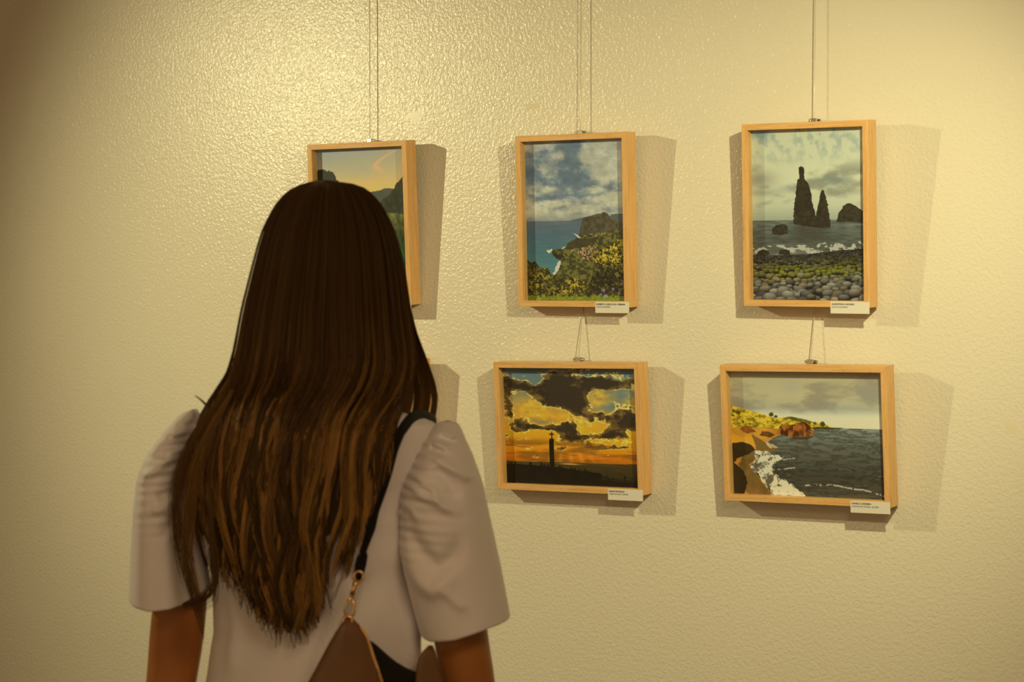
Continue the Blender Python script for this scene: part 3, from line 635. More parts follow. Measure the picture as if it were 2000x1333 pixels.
PW, PH, LW, LH = .2425, .322, .318, .2438
framed_picture((-2.57365, .18984, .01434, .06859, .00326, .00622), PW, PH, paint_valley, (200, 290), 'upright framed sunset valley photograph, upper left, partly behind the woman\'s head', (.0742, .0205, None, None))
framed_picture((-2.0821, .18469, .01211, .05417, .0088, -.00644), PW, PH, paint_coast, (264, 372), 'upright framed photograph of a cloudy coast with teal bay and yellow bushes', (.0725, .0205, 'ROBERTO CARLOS DA C\u00c2MARA', 'ILHA DA MADEIRA'))
framed_picture((-1.60493, .18449, .01721, .06233, .01378, -.01739), PW, PH, paint_rocks, (264, 372), 'upright framed photograph of dark sea stacks above a mossy pebble beach', (.0735, .0205, 'AGOSTINHO AFONSO', 'ILHA DA MADEIRA'))
framed_picture((-2.577, -.1985, .0125, .075, 0, 0), LW, LH, paint_hidden, (120, 90), 'wide framed photograph lower left, almost wholly hidden behind the woman\'s hair', None)
framed_picture((-2.09315, -.20124, .00922, .06014, -.00736, -.00227), LW, LH, paint_cross, (336, 252), 'wide framed photograph of a cross-topped pillar against golden sunset clouds', (.0745, .0205, 'NUNO BOTELHO', 'CABO DA ROCA, SINTRA'))
framed_picture((-1.60776, -.19973, .01433, .07574, -.00577, -.00418), LW, LH, paint_beach, (336, 252), 'wide framed photograph of surf on a golden beach with brown rock', (.0740, .0205, 'DANILO CARREIRA', 'ILHA DE S\u00c3O MIGUEL, A\u00c7ORES'))

# ------------------------------------------------------------------ hanging cables with their hooks
def cable(x_top, stops, behind, label):
    """stops: (x, z above the camera, cable distance from the wall, back of the frame's top edge from the wall)"""
    root = empty('hanging_cable', (x_top, -.010, 2.8))
    tag(root, label, 'cable', 'picture hanging cables')
    pts = [(x_top, -.010, 2.8)]
    for k, (x, z, d, g) in enumerate(stops):
        pts.append((x, -d, CAM_Z + z))
        if k == 0: pts.append((x, -behind[1], CAM_Z + behind[0]))      # runs behind the upper frame, close to the wall at its foot
    x, z, d, g = stops[-1]; pts.append((x, -d + .004, CAM_Z + z - .03))
    bm = bmesh.new(); bm_tube(bm, [Vector(p) - root.location for p in pts], .0009, 8)
    bm_obj('cable', bm, M_NYLON, root, True)
    for x, z, d, g in stops:
        bm = bmesh.new()
        bm_box(bm, (-.0065, -.0045, -.020), (.0065, .0045, .0065), .0008)                # clamp body round the cable
        bm_box(bm, (-.0085, -g + d + .0046, -.030), (.0085, -.0040, -.004), .0004)       # plate that reaches the frame
        bm_box(bm, (-.0090, -.0060, .0005), (-.0050, .0020, .0050), .0008)               # side lug
        bmesh.ops.create_cone(bm, cap_ends=True, segments=14, radius1=.0034, radius2=.0034, depth=.0065, matrix=Matrix.Translation((.0095, 0, .0020)) @ Matrix.Rotation(math.pi / 2, 4, 'Y'))
        h = bm_obj('picture_hook', bm, M_STEEL, root); h.location = Vector((x, -d, CAM_Z + z)) - root.location
    return root
cable(-2.5770, [(-2.5715, .352, .0125, .0235), (-2.574, -.0755, .014, .0225)], (.029, .0012), 'thin clear cable holding the two left pictures')
cable(-2.0825, [(-2.0825, .3465, .0125, .0215), (-2.0850, -.0785, .014, .0172)], (.0237, .0020), 'thin clear cable holding the coast and sunset cross pictures')
cable(-1.6016, [(-1.6053, .3465, .0125, .0285), (-1.6099, -.0770, .014, .0242)], (.0235, .0062), 'thin clear cable holding the two right pictures')

# ------------------------------------------------------------------ the visitor (measured in metres: x to her right, y away from the viewer, z up)
def interp_rows(rows, z, k):
    zs = [-r[0] for r in rows]
    return np.interp(-np.asarray(z), zs, [r[k] for r in rows])

SHEAR = .30                                    # her right shoulder is turned towards the viewer
def torso_back(x, z, side=-1):
    l = interp_rows(TORSO_ROWS, z, 1); r = interp_rows(TORSO_ROWS, z, 2); b = interp_rows(TORSO_ROWS, z, 3)
    cx = (l + r) / 2; hw = (r - l) / 2
    t = np.clip((x - cx) / hw, -1, 1)
    return -SHEAR * np.clip(x, -.25, .25) + side * b * np.sqrt(np.maximum(1 - t * t, 0))

woman = empty('person', (-1.6813, -1.3252, 0), (0, 0, .567845))
tag(woman, 'woman with long brown hair and white puff-sleeved blouse, seen from behind', 'person')

def skin_body():
    V, R, E = [], [], []
    def v(p, r): V.append(p); R.append(r if hasattr(r, '__len__') else (r, r)); return len(V) - 1
    def chain(start, pts):
        k = start
        for p, r in pts:
            n = v(p, r); E.append((k, n)); k = n
        return k
    sx = lambda x, y: (x, y - SHEAR * x)
    root = v((.0, .0, .96), (.100, .070))
    ch = chain(root, [((0, .0, 1.06), (.095, .066)), ((0, 0, 1.16), (.112, .084)), ((0, .005, 1.27), (.105, .070))])
    nb = chain(ch, [((0, .0, 1.355), (.060, .052)), ((0, .0, 1.405), (.050, .050)), ((0, .01, 1.45), (.048, .050)), ((0, .015, 1.505), (.066, .078)), ((0, .01, 1.565), (.072, .086)), ((0, .005, 1.615), (.060, .072)), ((0, .005, 1.645), (.032, .038))])
    # chin, nose
    hc = nb - 2
    chain(hc - 1, [((0, .075, 1.468), .028)])
    chain(hc, [((0, .102, 1.545), .011), ((0, .110, 1.535), .009)])
    for s, arm in ((-1, ARM_LEFT), (1, ARM_RIGHT)):
        sh = chain(ch, [((s * .080, -SHEAR * s * .080, 1.300), .040)])
        el = chain(sh, [((x, y, z), r) for x, y, z, r in arm])
        x, y, z, r = arm[-1]
        k = chain(el, [((x, y + .004, z - .035), (.026, .017))])
        palm = chain(k, [((x, y + .010, z - .070), (.030, .014))])
        for j, (dy, ln) in enumerate(((.030, .070), (.010, .078), (-.010, .072), (-.028, .056))):
            p0 = (x - s * .002, y + .010 + dy, z - .090)
            f = chain(palm, [(p0, .0095)])
            chain(f, [((x - s * .006, p0[1] + dy * .08, z - .090 - ln * .45), .0085), ((x - s * .016, p0[1] + dy * .1, z - .090 - ln * .78), .0078), ((x - s * .026, p0[1] + dy * .1, z - .090 - ln), .0068)])
        chain(k, [((x - s * .014, y + .036, z - .055), .0115), ((x - s * .024, y + .052, z - .082), .0098), ((x - s * .030, y + .056, z - .105), .0080)])
    for s in (-1, 1):
        hip = chain(root, [((s * .080, -SHEAR * s * .080, .86), (.074, .076))])
        an = chain(hip, [((s * .092, -SHEAR * s * .09, .70), .074), ((s * .092, -SHEAR * s * .09, .50), .054), ((s * .092, -SHEAR * s * .09 - .012, .33), .050), ((s * .092, -SHEAR * s * .09, .11), .034), ((s * .092, -SHEAR * s * .09, .055), .032)])
        chain(an, [((s * .098, -SHEAR * s * .09 + .075, .042), (.036, .024)), ((s * .102, -SHEAR * s * .09 + .150, .034), (.036, .018))])
    me = bpy.data.meshes.new('body'); me.from_pydata(V, E, [])
    o = bpy.data.objects.new('body', me); COL.objects.link(o)
    md = o.modifiers.new('skin', 'SKIN'); md.use_smooth_shade = True
    sv = me.skin_vertices[0].data
    for i, r in enumerate(R): sv[i].radius = r; sv[i].use_root = (i == 0)
    sb = o.modifiers.new('subsurf', 'SUBSURF'); sb.levels = 2; sb.render_levels = 2
    dg = bpy.context.evaluated_depsgraph_get()
    m2 = bpy.data.meshes.new_from_object(o.evaluated_get(dg)); m2.name = 'body'
    bpy.data.objects.remove(o)
    m2.materials.clear(); m2.materials.append(M_SKIN)
    m2.polygons.foreach_set('use_smooth', [True] * len(m2.polygons))
    return link(bpy.data.objects.new('body', m2), woman)
body = skin_body()
for s in (-1, 1):
    bm = bmesh.new(); bmesh.ops.create_uvsphere(bm, u_segments=16, v_segments=10, radius=.0120); e = bm_obj('eye', bm, M_EYE, body, True); e.location = (s * .030, .0665, 1.562)
bm = bmesh.new(); bm_tube(bm, [(-.024, .089, 1.507), (-.012, .095, 1.509), (0, .097, 1.508), (.012, .095, 1.509), (.024, .089, 1.507)], [.002, .005, .0055, .005, .002], 8)
bm_obj('mouth', bm, Mat('lips', (.45, .14, .11), .4).m, body, True)
for s in (-1, 1):
    bm = bmesh.new(); bm_tube(bm, [(s * .066, .004, 1.525), (s * .072, -.002, 1.545), (s * .073, -.005, 1.572), (s * .067, .004, 1.580)], [.005, .007, .008, .005], 8); bm_obj('ear', bm, M_SKIN, body, True)

# --- clothes
def fold_height(x, z, folds):
    h = np.zeros_like(x)
    for amp, sig, pts in folds:
        best = np.full(x.shape, 1e9); tt = np.zeros_like(x); n = len(pts) - 1
        for i, ((xa, za), (xb, zb)) in enumerate(zip(pts, pts[1:])):
            dx, dz = xb - xa, zb - za; L = dx * dx + dz * dz
            t = np.clip(((x - xa) * dx + (z - za) * dz) / L, 0, 1)
            d = np.hypot(x - xa - t * dx, z - za - t * dz); u = d < best
            best = np.where(u, d, best); tt = np.where(u, (i + t) / n, tt)
        h += amp * np.exp(-(best / sig) ** 2) * np.clip(np.minimum(tt, 1 - tt) * 5 + .25, 0, 1)
    return h

def loft(name, rows, nz, nth, shape, disp, mat, parent, cap_top=False, cap_bottom=False, power=1.0, hem=None, thick=.0012):
    z0, z1 = rows[0][0], rows[-1][0]
    # denser towards the top where the outline turns quickly
    s = np.linspace(0, 1, nz) ** 1.35
    zz = z0 + (z1 - z0) * s
    l = interp_rows(rows, zz, 1); r = interp_rows(rows, zz, 2)
    th = np.linspace(0, 2 * np.pi, nth, endpoint=False)
    sx = np.sign(np.sin(th)) * np.abs(np.sin(th)) ** power; cy = -np.sign(np.cos(th)) * np.abs(np.cos(th)) ** power
    cx = (l + r) / 2; hw = (r - l) / 2
    X = cx[:, None] + hw[:, None] * sx[None]; Zg = np.repeat(zz[:, None], nth, 1)
    mid, dep = shape(zz, cx, hw)
    Y = mid[:, None] - SHEAR * (X - cx[:, None]) * (0 if hem is not None else 1) + dep[:, None] * cy[None]
    if hem is not None: Zg = Zg + hem(s)[:, None] * np.interp((sx + 1) / 2, hem.f, hem.dz)[None]
    d = disp(X, Zg, cy[None] * np.ones_like(X))
    Y = Y + d * cy[None]; X = X + d * sx[None] * (.25 if hem is not None else 1)
    co = np.stack([X, Y, Zg], -1).reshape(-1, 3)
    faces = []
    for i in range(nz - 1):
        a = i * nth
        for k in range(nth):
            k2 = (k + 1) % nth; faces.append((a + k, a + nth + k, a + nth + k2, a + k2))
    if cap_top: faces.append(tuple(range(nth)))
    o = mesh_obj(name, co, faces, mat, parent, True)
    if thick:
        so = o.modifiers.new('cloth', 'SOLIDIFY'); so.thickness = thick; so.offset = -1
    return o

BACK = [(.017, .008, BACK_FOLDS[0]), (-.008, .012, [(x + .022, z) for x, z in BACK_FOLDS[0]]), (.006, .008, BACK_FOLDS[1]), (.005, .010, BACK_FOLDS[2]), (.005, .012, BACK_FOLDS[3])]
def torso_disp(x, z, c):
    soft = .006 * (fbm(x * 1.0 + 5, z * 1.0 + 3, 11, 7, 3, 4) - .5)
    return np.where(c < .3, fold_height(x, z, BACK), 0) + soft
def torso_shape(zz, cx, hw): return -SHEAR * cx, interp_rows(TORSO_ROWS, zz, 3)
blouse = loft('blouse', [(r[0], r[1], r[2]) for r in TORSO_ROWS], 110, 128, torso_shape, torso_disp, M_BLOUSE, woman, thick=.0012)

class Hem:
    def __init__(self, f, dz): self.f, self.dz = f, dz
    def __call__(self, s): return np.clip((s - .35) / .65, 0, 1) ** 1.5
def sleeve(rows, side, folds, mid, hem, seam_side):
    ztop, zbot = rows[0][0], rows[-1][0]
    def shape(zz, cx, hw):
        t = (ztop - zz) / (ztop - zbot)
        return np.full(len(zz), mid) + .01 * t, np.minimum(np.interp(t, [0, .06, .2, .5, 1], [.02, .045, .078, .088, .080]), .1)
    rr = rows
    def disp(x, z, c):
        inner = interp_rows(rr, z, 1 if seam_side < 0 else 2)
        dist = np.abs(x - inner); t = (ztop - z) / (ztop - zbot)
        amp = .0036 * np.exp(-dist / .026) * sm(t, .02, .1) * sm(t, .80, .5)
        ph = 2 * np.pi * (z / .0125) + 5.0 * vnoise(z * 1.0 + x * 0, z * 0 + 2.5, 40, 1, 8 + seam_side) + 30 * dist * -seam_side * 0
        g = amp * np.sin(ph + 40 * dist)
        soft = .005 * (fbm(x + 7, z + 9, 14, 9, 3, 17 + seam_side) - .5)
        return np.where(c < .35, fold_height(x, z, folds), 0) + g + soft
    o = loft('sleeve', rows, 120, 128, shape, disp, M_BLOUSE, blouse, power=.86, hem=hem, thick=.0012)
    return o
sleeve(SLEEVE_RIGHT, 1, FOLDS_RIGHT, -.062, Hem([0, .12, .4, .75, 1], [-.011, -.014, -.009, .004, .0105]), -1)
sleeve(SLEEVE_LEFT, -1, FOLDS_LEFT, .030, Hem([0, .15, .35, .6, 1], [-.001, -.008, -.0115, -.008, .0065]), 1)
# rolled edge of each hem, a stitched band
# trousers and shoes (below the picture, seen only from elsewhere)
bm = bmesh.new()
for s in (-1, 1):
    bm_tube(bm, [(s * .075, -SHEAR * s * .075, 1.00), (s * .085, -SHEAR * s * .085, .88), (s * .092, -SHEAR * s * .09, .70), (s * .092, -SHEAR * s * .09, .48), (s * .092, -SHEAR * s * .09 - .01, .30), (s * .092, -SHEAR * s * .09, .07)], [.060, .092, .088, .072, .066, .060], 24)
bm_tube(bm, [(0, 0, 1.03), (0, 0, .96), (0, 0, .86), (0, 0, .79), (0, 0, .765)], [.118, .142, .150, .130, .06], 32, flat=[.080, .094, .104, .090, .05])
bm_obj('trousers', bm, M_TROUSER, woman, True)
for s in (-1, 1):
    bm = bmesh.new(); y = -SHEAR * s * .09
    bm_tube(bm, [(s * .092, y - .055, .040), (s * .093, y - .02, .052), (s * .096, y + .06, .048), (s * .100, y + .14, .036), (s * .102, y + .195, .028)], [.028, .040, .046, .046, .024], 16, flat=[.034, .050, .046, .034, .024])
    for v in bm.verts: v.co.z = max(v.co.z, 0.0)
    bm_obj('shoe', bm, M_SHOE, woman, True)

# --- hair: thousands of strands in tapering locks over a thin inner layer
def lerp_rows(z, k): return interp_rows(HAIR_ROWS, z, k)
Z_TOP = HAIR_ROWS[0][0]; Z_NECK0, Z_NECK1 = 1.452, 1.352
def hair_surface(f, ang, z, rho, tips=None):
    """f: -1..1 across the back, ang: angle round the head, z: height, rho: 0..1 layer depth"""
    l = lerp_rows(z, 1); r = lerp_rows(z, 2); cx = (l + r) / 2; hw = (r - l) / 2
    b = sm(-z, -Z_NECK0, -Z_NECK1)
    hwmax = .0985; shrink = np.clip(np.abs(hw) / hwmax, 0, 1.0)
    lay = .80 + .20 * rho
    x = cx + hw * ((1 - b) * (.9 * np.sin(ang) + .1 * f) * lay + b * (.55 * f + .45 * np.sin(f * np.pi / 2)) * (.97 + .03 * rho))
    depth = np.where(z > 1.56, .103 * shrink, .103)
    yh = .0 - depth * np.cos(ang) * lay - .10 * x * b
    ys = torso_back(x, z) - .008 - .034 * rho * (1 - .5 * np.abs(f))
    return x, (1 - b) * yh + b * np.minimum(ys, yh + .06)

def hair_mesh():
    npt = 28; C = [] ; T = []; RAD = []
    tip_u = [t[0] for t in HAIR_TIPS]; tip_z = [t[1] for t in HAIR_TIPS]
    n_locks = 95
    lock_f = np.sort(RNG.uniform(-1, 1, n_locks)); lock_ph = RNG.uniform(0, 6.28, n_locks); lock_l = RNG.uniform(.86, 1.0, n_locks); lock_t = RNG.normal(0, 1, n_locks); lock_wl = RNG.uniform(.11, .2, n_locks)
    lock_rho = RNG.uniform(0, 1, n_locks); sub_f = RNG.normal(0, .034, (n_locks, 4)); sub_t = RNG.normal(0, .55, (n_locks, 4)); sub_r = RNG.uniform(0, .3, (n_locks, 4))
    def add(x, y, z, r, tint): C.append(np.stack([x, y, z], -1)); RAD.append(r); T.append(tint)
    t = np.linspace(0, 1, npt)
    N = 7600
    for i in range(N):
        li = RNG.integers(n_locks); sj = RNG.integers(4); f0 = lock_f[li] + sub_f[li, sj] + RNG.normal(0, .010)
        f0 = float(np.clip(f0, -1.03, 1.0)); rho = float(np.clip(lock_rho[li] * .65 + sub_r[li, sj] + RNG.uniform(0, .08), 0, 1))
        ang = f0 * np.pi / 2 * 1.02
        zt = np.interp((f0 + 1) / 2, tip_u, tip_z); full = Z_TOP - zt
        ln = full * (lock_l[li] * RNG.uniform(.84, 1.0) if RNG.random() < .72 else RNG.uniform(.55, .95))
        if f0 < -.72: ln = full * RNG.uniform(.90, 1.04)
        elif f0 > .6: ln = full * RNG.uniform(.86, 1.0)
        elif abs(f0) < .36 and RNG.random() < .5: ln = full * RNG.uniform(.94, 1.0)
        elif RNG.random() < .05: ln = full * RNG.uniform(.98, 1.035)
        # heights: quick over the crown, even below
        s = t ** 1.8 * .72 + t * .28
        z = Z_TOP - .0004 - ln * s
        grow = np.clip((1.50 - z) / .35, 0, 1.3)
        pull = (.72 + .16 * np.sin(li * 7.3)) * np.clip((1.44 - z) / .34, 0, 1) ** 1.1
        f = f0 + (lock_f[li] + .45 * sub_f[li, sj] - f0) * pull
        x, y = hair_surface(f, ang + 0 * z, z, rho + 0 * z)
        wob = .0085 * grow * np.sin(2 * np.pi * (z / lock_wl[li]) + lock_ph[li]) + .0012 * np.sin(z * 55 + i) * grow
        x = x + wob + .0015 * RNG.normal() * grow
        y = y - .0055 * np.cos(2 * np.pi * (z / lock_wl[li]) + lock_ph[li] * 1.7) * grow - .0012 * RNG.random()
        base = .30 * lock_t[li] + sub_t[li, sj] + .16 * RNG.normal() - .12
        add(x, y, z, .00080 * (1 - .35 * t ** 4) * RNG.uniform(.7, 1.2), (np.clip((1.62 - z) / .34, 0, 1), base))
    # locks that fall in front of the shoulders
    for i in range(900):
        right_side = i < 620
        s = RNG.uniform(0, 1) ** .8
        zend = RNG.uniform(1.23, 1.33) if right_side else RNG.uniform(1.2, 1.3)
        z = Z_TOP - .002 - (Z_TOP - .002 - zend) * (t ** 1.7 * .3 + t * .7)
        if right_side:
            e = lerp_rows(z, 3); cx = (lerp_rows(z, 1) + lerp_rows(z, 2)) / 2
            fr = 1 - .36 * s * sm(-z, -1.50, -1.42) - .06 * s
            x = cx + (e - cx) * fr; y = np.interp(-z, [-Z_TOP, -1.58, -1.45, -1.36, -1.2], [0, .02, .03 + .02 * s, .045, .06]) * (1 - .4 * (z > 1.62))
            lk = int(s * 9); x = x + .0012 * np.sin(z * 38 + lk * 2.1) * np.clip((1.5 - z) / .15, 0, 1)
        else:
            e = lerp_rows(z, 1); e = np.where(z < 1.43, np.maximum(e, -.118 - .02 * s), e); cx = (lerp_rows(z, 1) + lerp_rows(z, 2)) / 2
            x = cx + (e - cx) * (.97 - .2 * s); y = np.interp(-z, [-Z_TOP, -1.58, -1.45, -1.33, -1.15], [0, .03, .07, .13, .15])
        y = np.where(z > 1.60, y * (Z_TOP - z) / (Z_TOP - 1.6), y)
        add(x, y, z, .00075 * (1 - .5 * t ** 3), (np.clip((1.60 - z) / .34, 0, 1), .5 * np.sin(int(s * 9) * 3.3) + .2 * RNG.normal() + .25))
    # hair brushed from the parting over forehead and temples
    for i in range(900):
        sd = -1 if i % 2 else 1
        y0 = .084 * RNG.random() ** .7; zs = Z_TOP - .002 - .034 * (y0 / .084) ** 2; zend = RNG.uniform(1.27, 1.40)
        z = zs - (zs - zend) * (t ** 1.7 * .45 + t * .55)
        hw = (lerp_rows(z, 2 if sd > 0 else 1) - np.interp(zs, [1.6, Z_TOP], [-.01, 0]))
        yy = y0 + (.022 + .25 * y0 - y0) * sm(-z, -zs, -1.52)
        side_x = np.minimum(np.abs(hw), .092 + .01 * RNG.random()) * np.sqrt(np.maximum(1 - (yy / .125) ** 2, .1)) * (.90 + .07 * RNG.random())
        add(sd * side_x * np.clip((t * 7), .06, 1), yy, z, .00075 * (1 - .5 * t ** 3), (np.clip((1.60 - z) / .34, 0, 1), .3 * RNG.normal()))
    # stray hairs
    def stray(pts, core, r, tint):
        p = np.array(pts, float); c0 = np.array(core, float); k2 = np.array([.15, .8, 1.2, 1.1, .8, .2])[:len(p)] if len(p) > 3 else np.array([1, 1, .4]); p = c0 + (p - c0) * k2[:, None]; tt = np.linspace(0, 1, len(p)); q = [np.interp(t, tt, p[:, k]) for k in range(3)]
        for k in range(3):                     # round the corners
            for _ in range(3): q[k][1:-1] = (q[k][:-2] + q[k][1:-1] * 2 + q[k][2:]) / 4
        add(q[0], q[1], q[2], r * (1 - .7 * t), (np.full(npt, .8), tint))
    for core, spread, num, tint in (
            ([(-.142, -.03, 1.390), (-.149, -.03, 1.397), (-.157, -.03, 1.403)], .0010, 14, -.4),
            ([(-.128, -.100, 1.29), (-.126, -.108, 1.24), (-.119, -.114, 1.195), (-.119, -.118, 1.168), (-.134, -.118, 1.154), (-.160, -.112, 1.149)], .0022, 55, -.2),   # curl over the left sleeve
            ([(-.105, -.010, 1.430), (-.166, -.045, 1.34), (-.177, -.060, 1.285), (-.174, -.072, 1.235), (-.162, -.088, 1.195), (-.150, -.10, 1.16)], .0036, 46, 0),   # thin lock along the left edge
            ([(-.100, -.020, 1.430), (-.150, -.060, 1.33), (-.158, -.075, 1.27), (-.160, -.085, 1.215), (-.146, -.095, 1.16), (-.136, -.105, 1.115)], .0040, 60, .2)):
        for k in range(num):
            o = RNG.normal(0, spread, 3); tl = 1 + RNG.normal(0, .06)
            stray([(x + o[0], y + o[1] * .5, core[0][2] + (z - core[0][2]) * tl) for x, y, z in core], core, .0006, tint)
    for k in range(90):
        f0 = RNG.uniform(-.78, .85); z = Z_TOP - (Z_TOP - RNG.uniform(1.25, 1.45)) * t
        x, y = hair_surface(f0 + 0 * z, f0 * 1.57 + 0 * z, z, 1 + 0 * z)
        gr = RNG.normal(0, .006) * t; x = x * (1 + .012 * RNG.random()) + gr; y = y - .004 * t
        add(x, y, z, np.full(npt, .00035), (np.clip((1.60 - z) / .36, 0, 1), .2))
    P = np.array(C); n = len(P); RD = np.array([np.broadcast_to(r, npt) for r in RAD])
    prog = np.array([np.broadcast_to(a, npt) for a, _ in T]); bs = np.array([b for _, b in T])[:, None] + 0 * prog
    tan = np.gradient(P, axis=1); tan /= np.linalg.norm(tan, axis=2, keepdims=True) + 1e-9
    ref = np.array([.3, 1, .1]); a = np.cross(tan, ref); a /= np.linalg.norm(a, axis=2, keepdims=True) + 1e-9; b = np.cross(tan, a)
    ring = [P + RD[..., None] * (math.cos(q) * a + math.sin(q) * b) for q in (0, 2.0944, 4.18879)]
    co = np.stack(ring, 2).reshape(-1, 3)
    base = np.arange(n * npt * 3).reshape(n, npt, 3)
    fs = []
    for k in range(3):
        k2 = (k + 1) % 3; fs.append(np.stack([base[:, :-1, k], base[:, 1:, k], base[:, 1:, k2], base[:, :-1, k2]], -1).reshape(-1, 4))
    F = np.concatenate(fs)
    dark = np.array([.068, .038, .0135]); mid = np.array([.104, .055, .016]); gold = np.array([.38, .205, .054])
    g = np.clip(prog * (1 + 1.0 * bs) + .16 * bs, 0, 1.6)[..., None]
    colr = np.where(g < .7, dark + (mid - dark) * (g / .7), mid + (gold - mid) * np.clip((g - .7) / .9, 0, 1))
    tint = np.repeat(colr[:, :, None, :], 3, 2).reshape(-1, 3)
    # inner layer
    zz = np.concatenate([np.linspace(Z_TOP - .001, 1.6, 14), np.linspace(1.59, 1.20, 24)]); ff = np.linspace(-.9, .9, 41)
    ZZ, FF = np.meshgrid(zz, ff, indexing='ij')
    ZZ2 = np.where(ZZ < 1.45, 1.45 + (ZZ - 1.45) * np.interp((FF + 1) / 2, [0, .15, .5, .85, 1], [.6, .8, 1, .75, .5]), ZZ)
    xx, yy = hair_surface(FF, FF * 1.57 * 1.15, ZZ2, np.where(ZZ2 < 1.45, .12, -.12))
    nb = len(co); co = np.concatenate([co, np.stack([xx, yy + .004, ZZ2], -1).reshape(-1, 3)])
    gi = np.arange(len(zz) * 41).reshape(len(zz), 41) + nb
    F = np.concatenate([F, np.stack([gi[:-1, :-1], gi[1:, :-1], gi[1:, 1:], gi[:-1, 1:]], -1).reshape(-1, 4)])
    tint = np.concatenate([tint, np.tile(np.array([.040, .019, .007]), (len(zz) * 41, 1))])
    me = bpy.data.meshes.new('hair')
    me.vertices.add(len(co)); me.vertices.foreach_set('co', co.ravel())
    me.loops.add(F.size); me.loops.foreach_set('vertex_index', F.ravel())
    me.polygons.add(len(F)); me.polygons.foreach_set('loop_start', np.arange(0, F.size, 4))
    me.update(calc_edges=True)
    me.polygons.foreach_set('use_smooth', np.ones(len(F), bool))
    at = me.color_attributes.new('hair_colour', 'FLOAT_COLOR', 'POINT')
    c4 = np.ones((len(co), 4), np.float32); c4[:, :3] = tint; at.data.foreach_set('color', c4.ravel())
    hm = attr_material('long_brown_hair', 'hair_colour', .48, .16)
    me.materials.append(hm.m)
    o = link(bpy.data.objects.new('hair', me), woman)
    o['kind'] = 'stuff'; o['label'] = 'long straight brown hair, lighter towards the tips'
    return o
hair = hair_mesh()

# ------------------------------------------------------------------ shoulder bag hanging from her right shoulder
bag = empty('shoulder_bag', woman.location, woman.rotation_euler)
tag(bag, 'brown leather shoulder bag on a black strap behind the woman\'s right hip', 'bag')
path = []
for x, z, hw, y in STRAP:
    yy = y if y else float(torso_back(np.array(x), np.array(z))) - .014
    path.append((x, yy, z, hw))
fine = []; K = 6
for i in range(len(path) - 1):
    for j in range(K):
        u = j / K; fine.append([path[i][k] * (1 - u) + path[i + 1][k] * u for k in range(4)])
fine.append(list(path[-1]))
for _ in range(2):
    for i in range(1, len(fine) - 1): fine[i][:3] = [(fine[i - 1][k] + 2 * fine[i][k] + fine[i + 1][k]) / 4 for k in range(3)]
bm = bmesh.new(); bm_tube(bm, [p[:3] for p in fine], [p[3] for p in fine], 14, flat=.0035)
bm_obj('strap', bm, M_STRAP, bag, True)

def panel(name, rows, ymid, thick, mat, nz=26, nu=22):
    zs = np.linspace(rows[0][0], rows[-1][0], nz); l = interp_rows(rows, zs, 1); r = interp_rows(rows, zs, 2)
    u = np.linspace(-1, 1, nu); co = []; faces = []
    for side in (-1, 1):
        for i in range(nz):
            e = math.sin(math.pi * min(1, max(0, i / (nz - 1)))) ** .35 if 0 < i < nz - 1 else 0
            for k in range(nu):
                x = (l[i] + r[i]) / 2 + (r[i] - l[i]) / 2 * u[k]
                co.append((x, ymid(x, zs[i]) + side * thick * e * math.sqrt(max(0, 1 - u[k] ** 4)), zs[i]))
    n = nz * nu
    for s in (0, 1):
        for i in range(nz - 1):
            for k in range(nu - 1):
                q = [s * n + i * nu + k, s * n + (i + 1) * nu + k, s * n + (i + 1) * nu + k + 1, s * n + i * nu + k + 1]
                faces.append(tuple(q if s == 0 else q[::-1]))
    o = mesh_obj(name, co, faces, mat, bag, True)
    bmm = bmesh.new(); bmm.from_mesh(o.data); bmesh.ops.remove_doubles(bmm, verts=bmm.verts, dist=1e-5); bmesh.ops.recalc_face_normals(bmm, faces=bmm.faces); bmm.to_mesh(o.data); bmm.free()
    return o
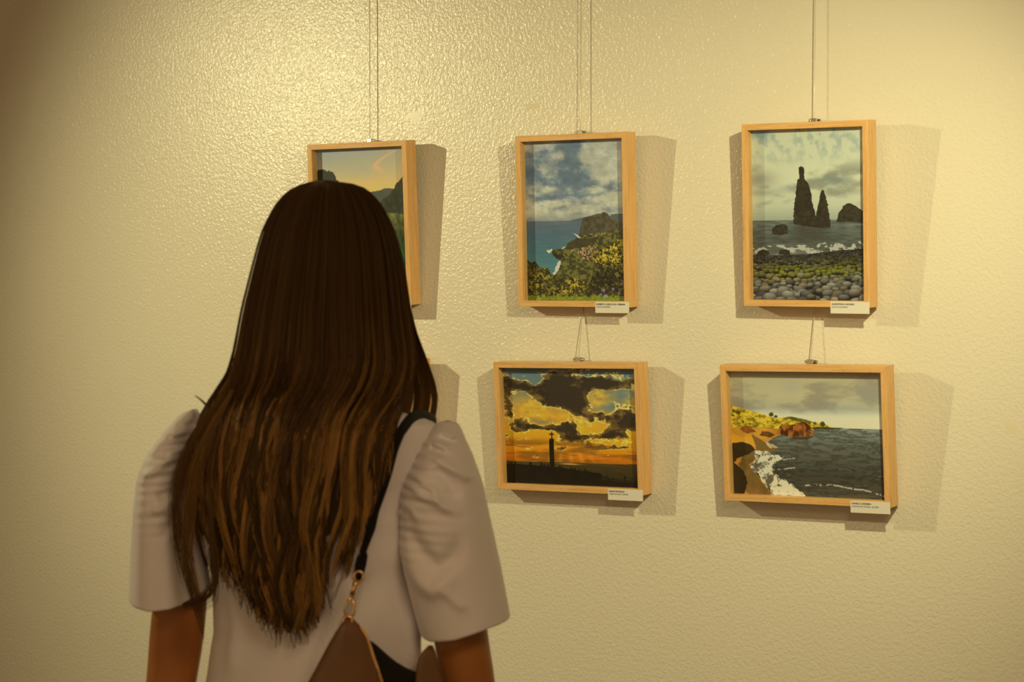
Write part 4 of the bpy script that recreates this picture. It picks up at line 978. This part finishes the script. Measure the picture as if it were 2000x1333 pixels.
wrap = lambda x, z: float(np.interp(x, [.0, .04, .10, .13, .155], [-.176, -.169, -.140, -.118, -.106]))
panel('leather_panel', BAG_LEFT, lambda x, z: wrap(x, z) - .006, .014, M_LEATHER)
p = panel('leather_panel', BAG_RIGHT, lambda x, z: wrap(x, z) + .004, .010, M_LEATHER)
panel('mouth_lining', BAG_MIDDLE, lambda x, z: wrap(x, z) + .008, .008, M_BAGDARK)
bm = bmesh.new(); bm_tube(bm, [(x, wrap(x, z) - .010, z) for x, z in ZIP], .0009, 8)
for i in range(26):
    u = i / 25 * (len(ZIP) - 1); a = min(int(u), len(ZIP) - 2); t_ = u - a
    x = ZIP[a][0] * (1 - t_) + ZIP[a + 1][0] * t_; z = ZIP[a][1] * (1 - t_) + ZIP[a + 1][1] * t_
    bm_box(bm, (x - .0016, wrap(x, z) - .0125, z - .0009), (x + .0016, wrap(x, z) - .0095, z + .0009))
bm_obj('zip', bm, M_GOLD, bag)
cy = lambda x, z: min(float(torso_back(np.array(x), np.array(z))) - .016, -.14)
c = [(x, -.170, z) for x, z in CLASP]
bm = bmesh.new()
def ring(bm, ctr, rx, rz, r, n=20): bm_tube(bm, [(ctr[0] + rx * math.cos(2 * math.pi * k / n), ctr[1], ctr[2] + rz * math.sin(2 * math.pi * k / n)) for k in range(n)], r, 8, closed=True)
ring(bm, (c[0][0], -.165, c[0][2] + .002), .0055, .0062, .0015)
bm_tube(bm, [(c[0][0] - .001, -.167, c[0][2] - .003), c[1], ((c[1][0] + c[2][0]) / 2, -.170, (c[1][2] + c[2][2]) / 2), c[2]], [.0028, .0036, .0026, .0034], 12)
bm_tube(bm, [c[2], ((c[2][0] + c[3][0]) / 2 - .001, -.170, (c[2][2] + c[3][2]) / 2), c[3], (c[4][0], -.170, c[4][2] + .002), c[5], ((c[5][0] + c[6][0]) / 2 + .002, -.170, (c[5][2] + c[6][2]) / 2), c[6]], .0017, 8)
ring(bm, (c[4][0], -.172, c[4][2] - .002), .0050, .0058, .0018)
bm_obj('snap_hook', bm, M_GOLD, bag, True)
